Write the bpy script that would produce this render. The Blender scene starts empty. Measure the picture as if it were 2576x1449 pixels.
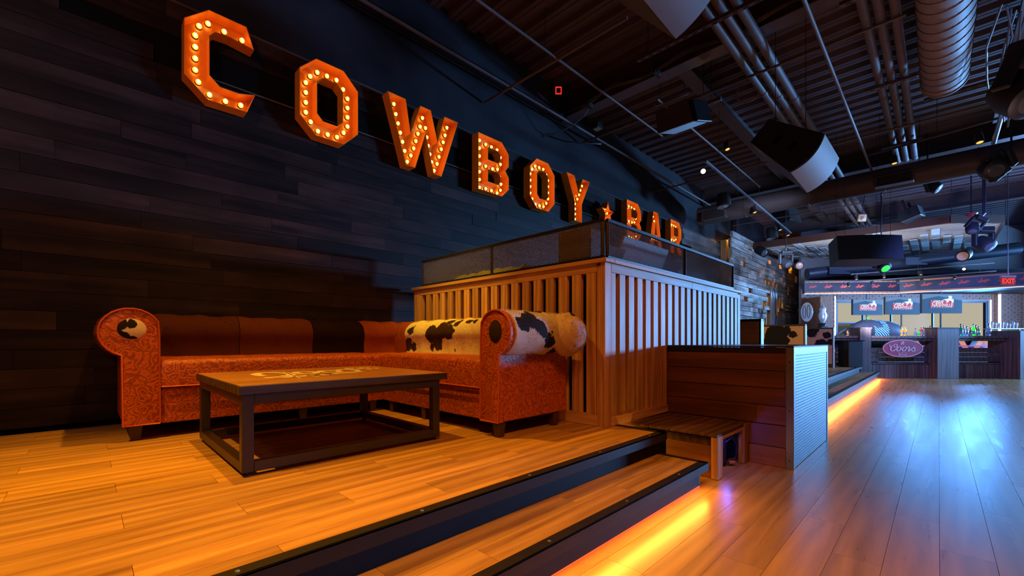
import bpy, bmesh, math, random
from mathutils import Vector, Matrix, Euler
from mathutils.geometry import tessellate_polygon
R = random.Random(7)
SC = bpy.context.scene
COL = SC.collection
PI = math.pi
D2R = PI/180

# ------------------------------------------------------------------ camera, world, exposure, lights
cam_d = bpy.data.cameras.new('camera'); cam = bpy.data.objects.new('camera', cam_d); COL.objects.link(cam)
CX = 4.657; FPX = 1073.5; HY = 856.0
cam.location = (CX, 0, 1.0); cam.rotation_euler = (PI/2, 0, PI/4)
cam_d.sensor_width = 36; cam_d.lens = FPX/2576*36; cam_d.shift_y = (HY-724.5)/2576
cam_d.clip_start = 0.05; cam_d.clip_end = 200
SC.camera = cam
SC.view_settings.view_transform = 'Standard'; SC.view_settings.look = 'None'
SC.view_settings.exposure = 0.0; SC.view_settings.gamma = 1.0; SC.view_settings.use_curve_mapping = False
SC.cycles.use_denoising = True
SC.cycles.max_bounces = 6; SC.cycles.diffuse_bounces = 3; SC.cycles.glossy_bounces = 3
SC.cycles.sample_clamp_indirect = 4.0; SC.cycles.caustics_reflective = False; SC.cycles.caustics_refractive = False
W = bpy.data.worlds.new('sky'); SC.world = W; W.use_nodes = True
W.node_tree.nodes['Background'].inputs[0].default_value = (0.50, 0.455, 0.345, 1)
W.node_tree.nodes['Background'].inputs[1].default_value = 0.95

def lamp(kind, name, loc, target, power, color, size=0.1, size_y=None, angle=60, blend=0.5):
    l = bpy.data.lights.new(name, kind); l.energy = power; l.color = color
    if kind == 'AREA':
        l.shape = 'RECTANGLE'; l.size = size; l.size_y = size_y or size
    elif kind == 'SPOT':
        l.shadow_soft_size = size; l.spot_size = angle*D2R; l.spot_blend = blend
    else: l.shadow_soft_size = size
    o = bpy.data.objects.new(name, l); COL.objects.link(o); o.location = loc
    o.rotation_euler = (Vector(target)-Vector(loc)).to_track_quat('-Z', 'Y').to_euler()
    return o
AMB = (1.0, 0.47, 0.035); BLU = (0.16, 0.44, 1.0)
# ceiling track spots over the lounge
lamp('SPOT', 'lounge_spot', (1.6, 0.85, 4.7), (1.80, 1.0, 0.33), 620, AMB, 0.03, angle=80, blend=1.0)
lamp('SPOT', 'lounge_spot_front', (2.3, -1.1, 4.3), (2.15, -0.45, 0.33), 950, AMB, 0.05, angle=56, blend=1.0)
lamp('SPOT', 'lounge_spot_slats', (0.95, 1.95, 3.6), (0.95, 2.9, 1.40), 330, (1.0, 0.62, 0.03), 0.03, angle=50, blend=1.0)
lamp('SPOT', 'floor_spot', (5.1, -0.4, 4.1), (4.0, 1.1, 0.0), 700, (1.0, 0.43, 0.05), 0.15, angle=60, blend=1.0)
lamp('SPOT', 'steps_fill', (5.4, 1.2, 4.0), (2.7, 2.4, 0.8), 230, (1.0, 0.27, 0.03), 0.3, angle=75, blend=1.0)  # warm fill added for the steps and sofa side, not a track lamp
# daylight from the tall windows along the right side of the room (outside the frame)
lamp('AREA', 'side_window_daylight', (12.2, 21.2, 1.95), (3.0, 4.5, 1.4), 4300, BLU, 2.2, .9)
# daylight entering through the window behind the bar
for k_, (px_, pw_) in enumerate(((2200, 260), (2300, 420), (2400, 520), (2475, 420))):
    u_ = (px_-1288)/1073.5; D_ = 14.9
    lamp('SPOT', 'bar_window_daylight', (CX+(-1+u_)*.7071*D_, (1+u_)*.7071*D_, 2.15), (CX+.4, 2.5, 0.3), pw_*1.0, (0.10, 0.36, 1.0), 0.5, angle=110, blend=1.0)
# blue fill spots added to brighten the bar, pallet wall and sign wall
lamp('SPOT', 'blue_fill_bar', (6.2, 10.8, 3.2), (4.4, 15.9, 0.5), 900, (0.16, 0.24, 1.0), 0.2, angle=120, blend=1.0)
lamp('SPOT', 'blue_fill_wall', (4.6, 12.6, 3.3), (0.3, 17.0, 2.4), 650, (0.40, 0.60, 1.0), 0.2, angle=95, blend=1.0)
lamp('SPOT', 'blue_fill_wall_end', (1.75, 12.3, 3.3), (0.35, 20.0, 2.2), 420, (0.45, 0.60, 1.0), 0.2, angle=40, blend=1.0)
lamp('SPOT', 'blue_fill_sign', (3.2, 9.2, 3.4), (0.0, 12.6, 3.7), 420, (0.42, 0.60, 1.0), 0.2, angle=62, blend=1.0)
lamp('SPOT', 'ceiling_bounce_fill', (5.2, 5.5, 0.8), (5.0, 8.5, 5.2), 95, (1.0, 0.60, 0.58), 0.6, angle=165, blend=1.0)  # warm fill added low down, standing in for floor bounce
lamp('SPOT', 'wall_warm_fill', (4.4, -2.0, 4.0), (0, 0.6, 2.6), 190, (1.0, 0.45, 0.36), 0.3, angle=75, blend=1.0)  # warm fill added to tint the left wall, no lamp of its own
lamp('SPOT', 'canopy_fill', (3.6, 14.0, 1.3), (3.4, 17.3, 3.97), 650, (0.62, 0.72, 1.0), 0.3, angle=110, blend=1.0)  # fill added to bring out the canopy underside, no fitting built
lamp('SPOT', 'bench_fill', (1.3, 4.9, 3.7), (2.6, 9.6, 1.1), 700, (1.0, 0.56, 0.26), 0.1, angle=44, blend=1.0)  # warm fill added to brighten the booth benches
lamp('AREA', 'step_led_near', (3.56, 1.0, 0.115), (3.75, 1.0, 0.0), 15, (1.0, 0.42, 0.05), 3.9, .03).rotation_euler = (-0.95, 0, PI/2)
lamp('AREA', 'step_led_far', (3.56, 10.2, 0.115), (3.75, 10.2, 0.0), 55, (1.0, 0.30, 0.02), 9.0, .03).rotation_euler = (-0.5, 0, PI/2)
lamp('SPOT', 'blue_fill_deck', (6.5, 16.5, 2.9), (4.0, 14.0, 5.2), 330, (0.22, 0.45, 1.0), 0.6, angle=165, blend=1.0)  # blue fill added for the far deck

# ------------------------------------------------------------------ helpers
def at(px, py, depth):
    "world point seen at a pixel of the photograph at a real depth from the camera plane"
    u = (px-1288)/FPX; v = (HY-py)/FPX; r = math.sqrt(.5)
    return Vector((CX+(-1+u)*r*depth, (1+u)*r*depth, 1+v*depth))
def fr(lat, depth, z=0.0):
    r = math.sqrt(.5); return Vector((CX+(lat-depth)*r, (lat+depth)*r, z))

class MB:
    def __init__(s): s.v = []; s.f = []
    def add(s, vs, fs):
        n = len(s.v); s.v += [tuple(v) for v in vs]; s.f += [tuple(i+n for i in f) for f in fs]; return s
    def box(s, x0, x1, y0, y1, z0, z1):
        return s.add([(x0,y0,z0),(x1,y0,z0),(x1,y1,z0),(x0,y1,z0),(x0,y0,z1),(x1,y0,z1),(x1,y1,z1),(x0,y1,z1)],
                     [(0,3,2,1),(4,5,6,7),(0,1,5,4),(1,2,6,5),(2,3,7,6),(3,0,4,7)])
    def cbox(s, cx, cy, cz, dx, dy, dz, M=None):
        m = MB().box(-dx/2,dx/2,-dy/2,dy/2,-dz/2,dz/2)
        return s.add([ (M @ Vector(v) if M else Vector(v))+Vector((cx,cy,cz)) for v in m.v], m.f)
    def cyl(s, p0, p1, r0, r1=None, n=12, caps=True):
        p0 = Vector(p0); p1 = Vector(p1); r1 = r0 if r1 is None else r1
        d = (p1-p0).normalized(); a = d.orthogonal().normalized(); b = d.cross(a)
        vs = []
        for p, r in ((p0, r0), (p1, r1)):
            vs += [p+(a*math.cos(2*PI*i/n)+b*math.sin(2*PI*i/n))*r for i in range(n)]
        fs = [(i, (i+1)%n, n+(i+1)%n, n+i) for i in range(n)]
        if caps: fs += [tuple(reversed(range(n))), tuple(range(n, 2*n))]
        return s.add(vs, fs)
    def bar(s, p0, p1, w, h, up=(0,0,1)):
        p0 = Vector(p0); p1 = Vector(p1); d = (p1-p0).normalized(); up = Vector(up)
        a = d.cross(up)
        a = d.orthogonal() if a.length < 1e-4 else a
        a.normalize(); b = a.cross(d).normalized()
        vs = [p+a*x*w/2+b*y*h/2 for p in (p0, p1) for x, y in ((-1,-1),(1,-1),(1,1),(-1,1))]
        return s.add(vs, [(0,1,2,3),(7,6,5,4),(0,4,5,1),(1,5,6,2),(2,6,7,3),(3,7,4,0)])
    def tube(s, pts, r, n=6):
        pts = [Vector(p) for p in pts]; m = len(pts); vs = []; rr = r if isinstance(r, (list, tuple)) else [r]*m
        a = None
        for i, p in enumerate(pts):
            d = (pts[min(i+1, m-1)]-pts[max(i-1, 0)]).normalized()
            a = d.orthogonal().normalized() if a is None else (a-d*a.dot(d)).normalized()
            b = d.cross(a)
            vs += [p+(a*math.cos(2*PI*k/n)+b*math.sin(2*PI*k/n))*rr[i] for k in range(n)]
        fs = [(i*n+k, i*n+(k+1)%n, (i+1)*n+(k+1)%n, (i+1)*n+k) for i in range(m-1) for k in range(n)]
        fs += [tuple(reversed(range(n))), tuple(range((m-1)*n, m*n))]
        return s.add(vs, fs)
    def lathe(s, prof, n=14, c=(0,0,0), M=None):
        vs = []
        for r, z in prof: vs += [Vector((r*math.cos(2*PI*k/n), r*math.sin(2*PI*k/n), z)) for k in range(n)]
        if M: vs = [M @ v for v in vs]
        vs = [v+Vector(c) for v in vs]; m = len(prof)
        fs = [(i*n+k, i*n+(k+1)%n, (i+1)*n+(k+1)%n, (i+1)*n+k) for i in range(m-1) for k in range(n)]
        fs += [tuple(reversed(range(n))), tuple(range((m-1)*n, m*n))]
        return s.add(vs, fs)
    def ball(s, c, r, n=10, m=6, sc=(1,1,1)):
        vs = []
        for i in range(1, m):
            t = PI*i/m
            vs += [(c[0]+sc[0]*r*math.sin(t)*math.cos(2*PI*k/n), c[1]+sc[1]*r*math.sin(t)*math.sin(2*PI*k/n), c[2]+sc[2]*r*math.cos(t)) for k in range(n)]
        fs = [(i*n+k, (i+1)*n+k, (i+1)*n+(k+1)%n, i*n+(k+1)%n) for i in range(m-2) for k in range(n)]
        T = len(vs); vs += [(c[0], c[1], c[2]+sc[2]*r), (c[0], c[1], c[2]-sc[2]*r)]
        fs += [(T, k, (k+1)%n) for k in range(n)] + [(T+1, (m-2)*n+(k+1)%n, (m-2)*n+k) for k in range(n)]
        return s.add(vs, fs)
    def prism(s, polys, t0, t1, fn):
        "polys: [outer, holes...] 2d; fn(u, v, t) -> point; plate with thickness"
        tri = tessellate_polygon([[Vector((a, b, 0)) for a, b in p] for p in polys])
        flat = [q for p in polys for q in p]; n = len(flat)
        vs = [fn(a, b, t0) for a, b in flat]+[fn(a, b, t1) for a, b in flat]
        fs = [tuple(t) for t in tri]+[tuple(n+i for i in reversed(t)) for t in tri]
        o = 0
        for p in polys:
            m = len(p); fs += [(o+i, o+(i+1)%m, n+o+(i+1)%m, n+o+i) for i in range(m)]; o += m
        return s.add(vs, fs)
    def xf(s, M): s.v = [tuple(M @ Vector(v)) for v in s.v]; return s
    def build(s, name, mat, parent=None, origin=None, smooth=None, bevel=0, label=None, kind=None, seg=1):
        me = bpy.data.meshes.new(name)
        off = Vector(origin) if origin is not None else (Vector(parent.location) if parent is not None and parent.get('_abs') else Vector((0,0,0)))
        me.from_pydata([tuple(Vector(v)-off) for v in s.v], [], s.f)
        if bevel or True:
            bm = bmesh.new(); bm.from_mesh(me)
            bmesh.ops.recalc_face_normals(bm, faces=bm.faces)
            if bevel: bmesh.ops.bevel(bm, geom=bm.edges[:], offset=bevel, segments=seg, affect='EDGES', clamp_overlap=True)
            bm.to_mesh(me); bm.free()
        if smooth:
            me.polygons.foreach_set('use_smooth', [True]*len(me.polygons))
            me.set_sharp_from_angle(angle=smooth*D2R)
        me.materials.append(mat)
        o = bpy.data.objects.new(name, me); COL.objects.link(o)
        if parent is not None:
            o.parent = parent
            if origin is not None: o.location = Vector(origin)-Vector(parent.location)
        elif origin is not None: o.location = origin
        if label: o['label'] = label
        if kind: o['kind'] = kind
        return o

def tag(o, label, cat, group=None, kind=None):
    o['label'] = label; o['category'] = cat
    if group: o['group'] = group
    if kind: o['kind'] = kind
    return o
def thing(name, label, cat, loc=(0,0,0), rot=(0,0,0), group=None, local=False):
    o = bpy.data.objects.new(name, None); COL.objects.link(o); o.empty_display_size = .1
    o.location = loc; o.rotation_euler = rot
    if not local: o['_abs'] = 1       # parts are given in world coordinates
    return tag(o, label, cat, group)
def struct(name, loc=(0,0,0)):
    o = bpy.data.objects.new(name, None); COL.objects.link(o); o.location = loc; o['kind'] = 'structure'; o['_abs'] = 1
    return o
def kids(o): return [c for c in bpy.data.objects if c.parent == o]
def dup(root, loc, rot=None, label=None, tree=None):
    def cp(o, par):
        c = o.copy(); COL.objects.link(c)
        if par is not None: c.parent = par
        return c
    r = cp(root, None); r.location = loc
    if rot is not None: r.rotation_euler = rot
    if label: r['label'] = label
    for ch, subs in tree:
        c = cp(ch, r)
        for g in subs: cp(g, c)
    return r
def tree_of(root): return [(c, kids(c)) for c in kids(root)]

# ------------------------------------------------------------------ materials
MATS = {}
class NT:
    def __init__(s, name):
        s.m = bpy.data.materials.new(name); s.m.use_nodes = True; s.t = s.m.node_tree; s.N = s.t.nodes; s.L = s.t.links
        s.b = s.N['Principled BSDF']
    def n(s, typ, **kw):
        x = s.N.new('ShaderNode'+typ)
        for k, v in kw.items(): setattr(x, k, v)
        return x
    def link(s, a, b): s.L.new(a, b)
    def math(s, op, a, b=None, c=None, clamp=False):
        x = s.n('Math', operation=op); x.use_clamp = clamp
        for i, q in enumerate((a, b, c)):
            if q is None: continue
            if isinstance(q, (int, float)): x.inputs[i].default_value = q
            else: s.link(q, x.inputs[i])
        return x.outputs[0]
    def coord(s, scale=(1,1,1), rnd=True, which='Object'):
        tc = s.n('TexCoord'); mp = s.n('Mapping'); mp.inputs['Scale'].default_value = scale
        if rnd:
            oi = s.n('ObjectInfo'); cb = s.n('CombineXYZ')
            a = s.math('MULTIPLY', oi.outputs['Random'], 37.0); b = s.math('MULTIPLY', oi.outputs['Random'], 91.0)
            s.link(a, cb.inputs[0]); s.link(b, cb.inputs[1]); s.link(a, cb.inputs[2])
            va = s.n('VectorMath', operation='ADD'); s.link(tc.outputs[which], va.inputs[0]); s.link(cb.outputs[0], va.inputs[1])
            s.link(va.outputs[0], mp.inputs[0])
        else: s.link(tc.outputs[which], mp.inputs[0])
        return mp.outputs[0]
    def noise(s, vec, scale=5, detail=4, rough=.55, dist=0):
        x = s.n('TexNoise'); s.link(vec, x.inputs['Vector'])
        x.inputs['Scale'].default_value = scale; x.inputs['Detail'].default_value = detail
        x.inputs['Roughness'].default_value = rough; x.inputs['Distortion'].default_value = dist
        return x.outputs['Fac']
    def ramp(s, fac, stops):
        x = s.n('ValToRGB'); s.link(fac, x.inputs[0]); e = x.color_ramp.elements
        while len(e) < len(stops): e.new(.5)
        for i, (p, c) in enumerate(stops):
            e[i].position = p; e[i].color = tuple(c)+(1,) if not isinstance(c, (int, float)) else (c, c, c, 1)
        return x.outputs[0]
    def mix(s, f, a, b, mode='MIX'):
        x = s.n('MixRGB', blend_type=mode)
        for i, q in enumerate((f, a, b)):
            if isinstance(q, (int, float)): x.inputs[i].default_value = q
            elif isinstance(q, tuple): x.inputs[i].default_value = q+(1,)
            else: s.link(q, x.inputs[i])
        return x.outputs[0]
    def bump(s, h, strength=.3, dist=.002):
        x = s.n('Bump'); x.inputs['Strength'].default_value = strength; x.inputs['Distance'].default_value = dist
        s.link(h, x.inputs['Height']); s.link(x.outputs[0], s.b.inputs['Normal'])
    def set(s, **kw):
        for k, v in kw.items():
            k = {'color':'Base Color','rough':'Roughness','metal':'Metallic','spec':'Specular IOR Level','emit':'Emission Color','es':'Emission Strength','coat':'Coat Weight','coatr':'Coat Roughness','trans':'Transmission Weight','sheen':'Sheen Weight'}[k]
            if isinstance(v, (int, float)): s.b.inputs[k].default_value = v
            elif isinstance(v, tuple): s.b.inputs[k].default_value = v+(1,)
            else: s.link(v, s.b.inputs[k])
        return s

def plain(name, color, rough=.5, metal=0, spec=.5, var=.15, nscale=8, bump=.0, es=0, emit=None, coat=0):
    if name in MATS: return MATS[name]
    t = NT(name); v = t.coord()
    f = t.noise(v, nscale, 3)
    c = t.mix(f, tuple(x*(1-var) for x in color), tuple(min(1, x*(1+var)) for x in color))
    t.set(color=c, rough=rough, metal=metal, spec=spec, coat=coat)
    if bump: t.bump(t.noise(v, nscale*12, 3), bump, .001)
    if es: t.set(emit=emit or color, es=es)
    MATS[name] = t.m; return t.m

def wood(name, light, dark, axis='Y', rough=.4, spec=.5, fine=1.0, var=.35, bump=.25, wamt=.30, coat=0, blot=0):
    if name in MATS: return MATS[name]
    t = NT(name)
    k = {'X':(1,14,14), 'Y':(14,1,14), 'Z':(14,14,1)}[axis]; k = tuple(a*fine for a in k)
    v = t.coord(k); big = t.coord(tuple(a*.16 for a in k))
    f1 = t.noise(v, 1.6, 6, .65, .6)
    wv = t.n('TexWave'); wv.wave_type = 'BANDS'; wv.bands_direction = {'X':'Y','Y':'X','Z':'X'}[axis]
    t.link(big, wv.inputs['Vector']); wv.inputs['Scale'].default_value = 2.2; wv.inputs['Distortion'].default_value = 7.5
    wv.inputs['Detail'].default_value = 2; wv.inputs['Detail Scale'].default_value = 1.3
    g = t.math('ADD', t.math('MULTIPLY', f1, 1-wamt), t.math('MULTIPLY', wv.outputs['Fac'], wamt))
    c = t.ramp(g, [(.28, dark), (.50, tuple((a+b)/2 for a, b in zip(light, dark))), (.72, light)])
    oi = t.n('ObjectInfo')
    br = t.math('ADD', t.math('MULTIPLY', oi.outputs['Random'], 2*var), 1-var)
    cb = t.n('CombineXYZ'); [t.link(br, cb.inputs[i]) for i in range(3)]
    c = t.mix(1.0, c, cb.outputs[0], 'MULTIPLY')
    if blot:
        bl = t.ramp(t.noise(t.coord((1,1,1)), 2.3, 4), [(.35, 1-blot), (.65, 1.0)])
        c = t.mix(1.0, c, bl, 'MULTIPLY')
    t.set(color=c, spec=spec, coat=coat, coatr=.25)
    t.link(t.math('ADD', t.math('MULTIPLY', f1, .25), rough-.12), t.b.inputs['Roughness'])
    if bump: t.bump(g, bump, .0015)
    MATS[name] = t.m; return t.m

floor_m = wood('oak_vinyl_plank', (.56,.30,.085), (.24,.105,.028), 'Y', .42, .35, .7, .20, .2, wamt=.14)
mfloor_m = wood('worn_main_floor_plank', (.50,.27,.085), (.27,.14,.045), 'Y', .30, .6, .7, .16, .35, wamt=.15, coat=.15)
wallw_m = wood('dark_stained_board', (.040,.022,.017), (.009,.005,.0045), 'Y', .55, .18, .8, .55, .4, blot=.45)
slat_z = wood('oak_slat', (.60,.32,.17), (.34,.155,.075), 'Z', .5, .4, 1.1, .22, .5)
slat_y = wood('oak_rail_along', (.60,.32,.17), (.34,.155,.075), 'Y', .5, .4, 1.1, .18, .5)
slat_x = wood('oak_rail_across', (.60,.32,.17), (.34,.155,.075), 'X', .5, .4, 1.1, .18, .5)
cab_x = wood('stained_cabinet_board', (.22,.075,.030), (.09,.030,.013), 'X', .5, .4, .8, .14, .3, wamt=.25)
bench_y = wood('worn_bench_board', (.17,.075,.04), (.06,.027,.016), 'Y', .55, .4, 1, .3, .5)
bench_x = wood('oak_bench_side', (.42,.16,.06), (.20,.07,.03), 'X', .5, .4, 1, .2, .4)
tbl_edge = wood('dark_table_edge', (.065,.042,.036), (.025,.016,.014), 'Y', .5, .4, 1, .1, .4)
grey_y = wood('weathered_pallet_board', (.52,.50,.46), (.17,.15,.13), 'Y', .7, .3, .9, .3, .6, blot=.35)
pstud = wood('amber_pallet_stud', (.55,.28,.10), (.30,.13,.04), 'Z', .6, .3, 1, .2, .3)
bar_wood = wood('dark_bar_oak', (.16,.10,.085), (.06,.038,.034), 'X', .45, .5, .8, .25, .3)
bar_woodz = wood('dark_bar_oak_upright', (.17,.105,.09), (.07,.044,.04), 'Z', .45, .5, .8, .25, .3)
trimw = wood('reddish_trim_board', (.42,.17,.09), (.22,.08,.04), 'X', .5, .4, .8, .1, .2)
blk = plain('black_paint', (.012,.012,.013), .45, 0, .5)
blkm = plain('black_steel', (.022,.018,.018), .38, .4, .5, .3, 6, .1)
tblm = plain('table_steel', (.050,.036,.034), .42, .5, .5, .3, 4, .15)
nose_m = plain('black_nosing_metal', (.018,.013,.012), .5, 0, .2, .4, 5, .3)
riser_m = plain('pebbled_black_riser', (.009,.007,.008), .55, 0, .15, .3, 60, 1.0)
galv = plain('brushed_trim_metal', (.17,.18,.20), .45, .5, .5, .3, 9, .15)
void_m = plain('matt_black_void', (.004,.004,.004), .9, 0, .1)
deck_m = plain('painted_deck', (.080,.055,.060), .5, .0, .5, .35, 2.5, .1)
beam_m = plain('painted_beam', (.075,.048,.045), .45, .1, .5, .3, 3, .1)
pipe_m = plain('painted_pipe', (.11,.072,.065), .6, 0, .5, .25, 5, .1)
duct_m = plain('spiral_duct_paint', (.20,.145,.13), .62, 0, .5, .25, 4, .1)
duct2_m = plain('dark_duct_paint', (.060,.040,.038), .55, 0, .5, .35, 3, .2)
box_m = plain('speaker_box', (.014,.014,.016), .5, 0, .5, .3, 40, .3)
grille_m = plain('speaker_grille', (.20,.19,.18), .6, .1, .5, .15, 200, 1.0)
cloth_m = plain('grey_bag_cloth', (.17,.15,.14), .6, 0, .4, .35, 6, .3)
glassb = None

# painted plaster above the boards
t = NT('dark_plaster'); v = t.coord((1,1,1), False); f = t.noise(v, .9, 6, .6, .4); g = t.noise(v, 9, 5)
t.set(color=t.ramp(f, [(.3, (.010,.009,.011)), (.7, (.030,.028,.034))]), rough=.6, spec=.15)
t.bump(g, .25, .004); plaster = t.m
# brick
t = NT('old_brick'); v = t.coord((1,1,1), False); tc = t.n('TexBrick')
t.set(color=t.mix(t.noise(v, 6, 4), (.20,.07,.05), (.36,.17,.13)), rough=.7); t.bump(t.noise(v, 40, 3), .5, .004); brick_m = t.m
mortar_m = plain('brick_mortar', (.30,.27,.26), .9, 0, .2)
# table top with worn painted print
t = NT('printed_table_top')
v = t.coord((1,1,1), False); big = t.coord((6,1,6), False)
base = t.ramp(t.noise(big, 3, 6, .6, .5), [(.3, (.34,.14,.03)), (.7, (.60,.30,.08))])
t.set(color=base, rough=.30, spec=.6, coat=.5, coatr=.2); t.bump(t.noise(v, 30, 4), .12, .001); ttop_m = t.m
print_m = plain('worn_cream_print', (.72,.60,.40), .45, 0, .4, .2, 30, .1)
# tooled leather
def leather(name, c1, c2, c3):
    t = NT(name); v = t.coord((1,1,1), False)
    w0 = t.n('TexNoise'); t.link(v, w0.inputs['Vector']); w0.inputs['Scale'].default_value = 9; w0.inputs['Detail'].default_value = 2
    mx = t.n('MixRGB'); mx.inputs[0].default_value = .18; t.link(v, mx.inputs[1]); t.link(w0.outputs['Color'], mx.inputs[2])
    vo = t.n('TexVoronoi', feature='F1'); t.link(mx.outputs[0], vo.inputs['Vector']); vo.inputs['Scale'].default_value = 12
    rings = t.math('SINE', t.math('MULTIPLY', vo.outputs['Distance'], 26.0))
    fine = t.noise(v, 85, 3, .7, 1.5)
    h = t.math('ADD', t.math('MULTIPLY', rings, .35), t.math('MULTIPLY', fine, 1.1))
    c = t.ramp(t.math('ADD', t.math('MULTIPLY', h, .5), .2), [(.12, c3), (.38, c1), (.72, c2)])
    t.set(color=c, rough=.42, spec=.5); t.bump(h, .45, .004); return t.m
leath = leather('tooled_orange_leather', (.34,.056,.006), (.56,.115,.012), (.09,.010,.002))
piping = plain('leather_piping', (.48,.075,.010), .45, 0, .5, .2, 40, .4)
# cow hide with blobs (object coordinates)
def hide(name, base, dark, blobs, scale_noise=9, amt=.10, streak=(1,1,1), spec=.25, speck=0, dark2=None):
    t = NT(name); tc = t.n('TexCoord'); v = tc.outputs['Object']
    no = t.n('TexNoise'); t.link(v, no.inputs['Vector']); no.inputs['Scale'].default_value = scale_noise; no.inputs['Detail'].default_value = 6
    no.inputs['Roughness'].default_value = .7
    sub = t.n('VectorMath', operation='SUBTRACT'); t.link(no.outputs['Color'], sub.inputs[0]); sub.inputs[1].default_value = (.5,.5,.5)
    scl = t.n('VectorMath', operation='SCALE'); t.link(sub.outputs[0], scl.inputs[0]); scl.inputs['Scale'].default_value = amt*2
    ad = t.n('VectorMath', operation='ADD'); t.link(v, ad.inputs[0]); t.link(scl.outputs[0], ad.inputs[1])
    cur = None
    for (c, r) in blobs:
        ds = t.n('VectorMath', operation='DISTANCE'); t.link(ad.outputs[0], ds.inputs[0]); ds.inputs[1].default_value = c
        q = t.math('DIVIDE', ds.outputs['Value'], r)
        cur = q if cur is None else t.math('MINIMUM', cur, q)
    hair = t.n('Mapping'); hair.inputs['Scale'].default_value = streak; t.link(v, hair.inputs[0])
    hf = t.noise(hair.outputs[0], 40, 4, .7, .4)
    b = t.mix(hf, tuple(x*.72 for x in base), tuple(min(1, x*1.15) for x in base))
    if speck:
        sp = t.ramp(t.noise(v, 34, 2), [(.30, 1.0), (.36, 0.0)])
        b = t.mix(t.math('MULTIPLY', sp, speck), b, dark)
    if cur is not None:
        m = t.ramp(cur, [(.94, 1.0), (1.03, 0.0)])
        dk = t.mix(hf, tuple(x*.5 for x in dark), tuple(x*1.5 for x in dark))
        b = t.mix(m, b, dk)
    t.set(color=b, rough=.7, spec=.08); t.bump(hf, .8, .004); return t.m

# emitters
def emitter(name, color, strength):
    t = NT(name); t.set(color=(.01,.01,.01), emit=color, es=strength, rough=.5, spec=.12); return t.m
t = NT('amber_bulb_glass'); tc = t.n('TexCoord'); sp = t.n('SeparateXYZ'); t.link(tc.outputs['Object'], sp.inputs[0])
rr_ = t.math('SQRT', t.math('ADD', t.math('MULTIPLY', sp.outputs[1], sp.outputs[1]), t.math('MULTIPLY', t.math('MULTIPLY', sp.outputs[2], sp.outputs[2]), .35)))
cc = t.ramp(t.math('MULTIPLY', rr_, 1/.023), [(.10, (1.0,.85,.40)), (.40, (1.0,.46,.07)), (.62, (.50,.17,.012)), (1.0, (.20,.048,.003))])
t.set(color=(.02,.01,.0), emit=cc, es=9.0, rough=.15); bulb_m = t.m
sock_m = plain('brass_socket', (.30,.10,.02), .4, .5)
lampw_m = emitter('warm_lamp_face', (1.0, .62, .22), 6.0)
lampo_m = emitter('amber_lamp_face', (1.0, .48, .10), 1.6)
star_m = emitter('bright_lamp_face', (1.0, .70, .35), 60.0)
led_w = emitter('white_led_strip', (.62,.74,1.0), 2.2)
led_o = emitter('amber_led_strip', (1.0,.36,.04), 12.0)
led_r = emitter('red_led_strip', (1.0,.06,.01), 3.0)
led_b = emitter('blue_indicator', (.04,.12,1.0), 5.0)
led_g = emitter('green_led', (.02,1.0,.05), 3.0)
exit_m = emitter('exit_red', (1.0,.05,.03), 1.5)
exit_f = emitter('exit_face', (.55,.03,.02), .5)
red_out = emitter('red_outline_led', (1.0,.03,.02), 1.0)

# metal letters paint
t = NT('orange_sign_paint'); v = t.coord(); t.set(color=t.mix(t.noise(v, 7, 4, .6, .6), (.85,.24,.015), (1.0,.38,.03)), rough=.45, spec=.4); sign_m = t.m
# perforated / embossed steel panel
t = NT('embossed_steel'); tc = t.n('TexCoord'); mp = t.n('Mapping'); t.link(tc.outputs['Object'], mp.inputs[0]); mp.inputs['Scale'].default_value = (1,1,1)
wv = t.n('TexVoronoi', feature='F1'); t.link(mp.outputs[0], wv.inputs['Vector']); wv.inputs['Scale'].default_value = 42; wv.inputs['Randomness'].default_value = .12
hh = t.ramp(wv.outputs['Distance'], [(.15, 1.0), (.45, 0.0)])
sc = t.noise(t.coord((1,1,1), False), 7, 7, .75)
t.set(color=t.mix(sc, (.07,.08,.09), (.20,.22,.25)), metal=.5, rough=.5); t.bump(hh, .5, .003); emb_m = t.m
# glass
t = NT('window_glass'); t.set(color=(1.0,1.0,1.0), rough=.02, trans=1.0); t.b.inputs['IOR'].default_value = 1.02; glass_m = t.m
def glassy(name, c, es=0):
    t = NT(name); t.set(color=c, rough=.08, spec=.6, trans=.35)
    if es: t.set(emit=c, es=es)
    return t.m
# starry black wall
t = NT('star_speckled_black'); v = t.coord((1,1,1), False)
t.set(color=t.ramp(t.noise(v, 60, 1), [(.70, (.006,.008,.016)), (.78, (.25,.30,.45))]), rough=.6); starry = t.m

PLANKS = {}
def plank(name, mat, parent, x0, x1, y0, y1, z0, z1, bevel=0):
    "one board; alike boards share their mesh"
    key = (name, mat.name, round(x1-x0, 3), round(y1-y0, 3), round(z1-z0, 3))
    c = Vector(((x0+x1)/2, (y0+y1)/2, (z0+z1)/2))
    if key not in PLANKS:
        d = [(x1-x0)/2, (y1-y0)/2, (z1-z0)/2]
        o = MB().box(-d[0],d[0],-d[1],d[1],-d[2],d[2]).build(name, mat, None, bevel=bevel)
        PLANKS[key] = o.data
    else:
        o = bpy.data.objects.new(name, PLANKS[key]); COL.objects.link(o)
    o.parent = parent; o.location = c-Vector(parent.location)
    return o

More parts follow.
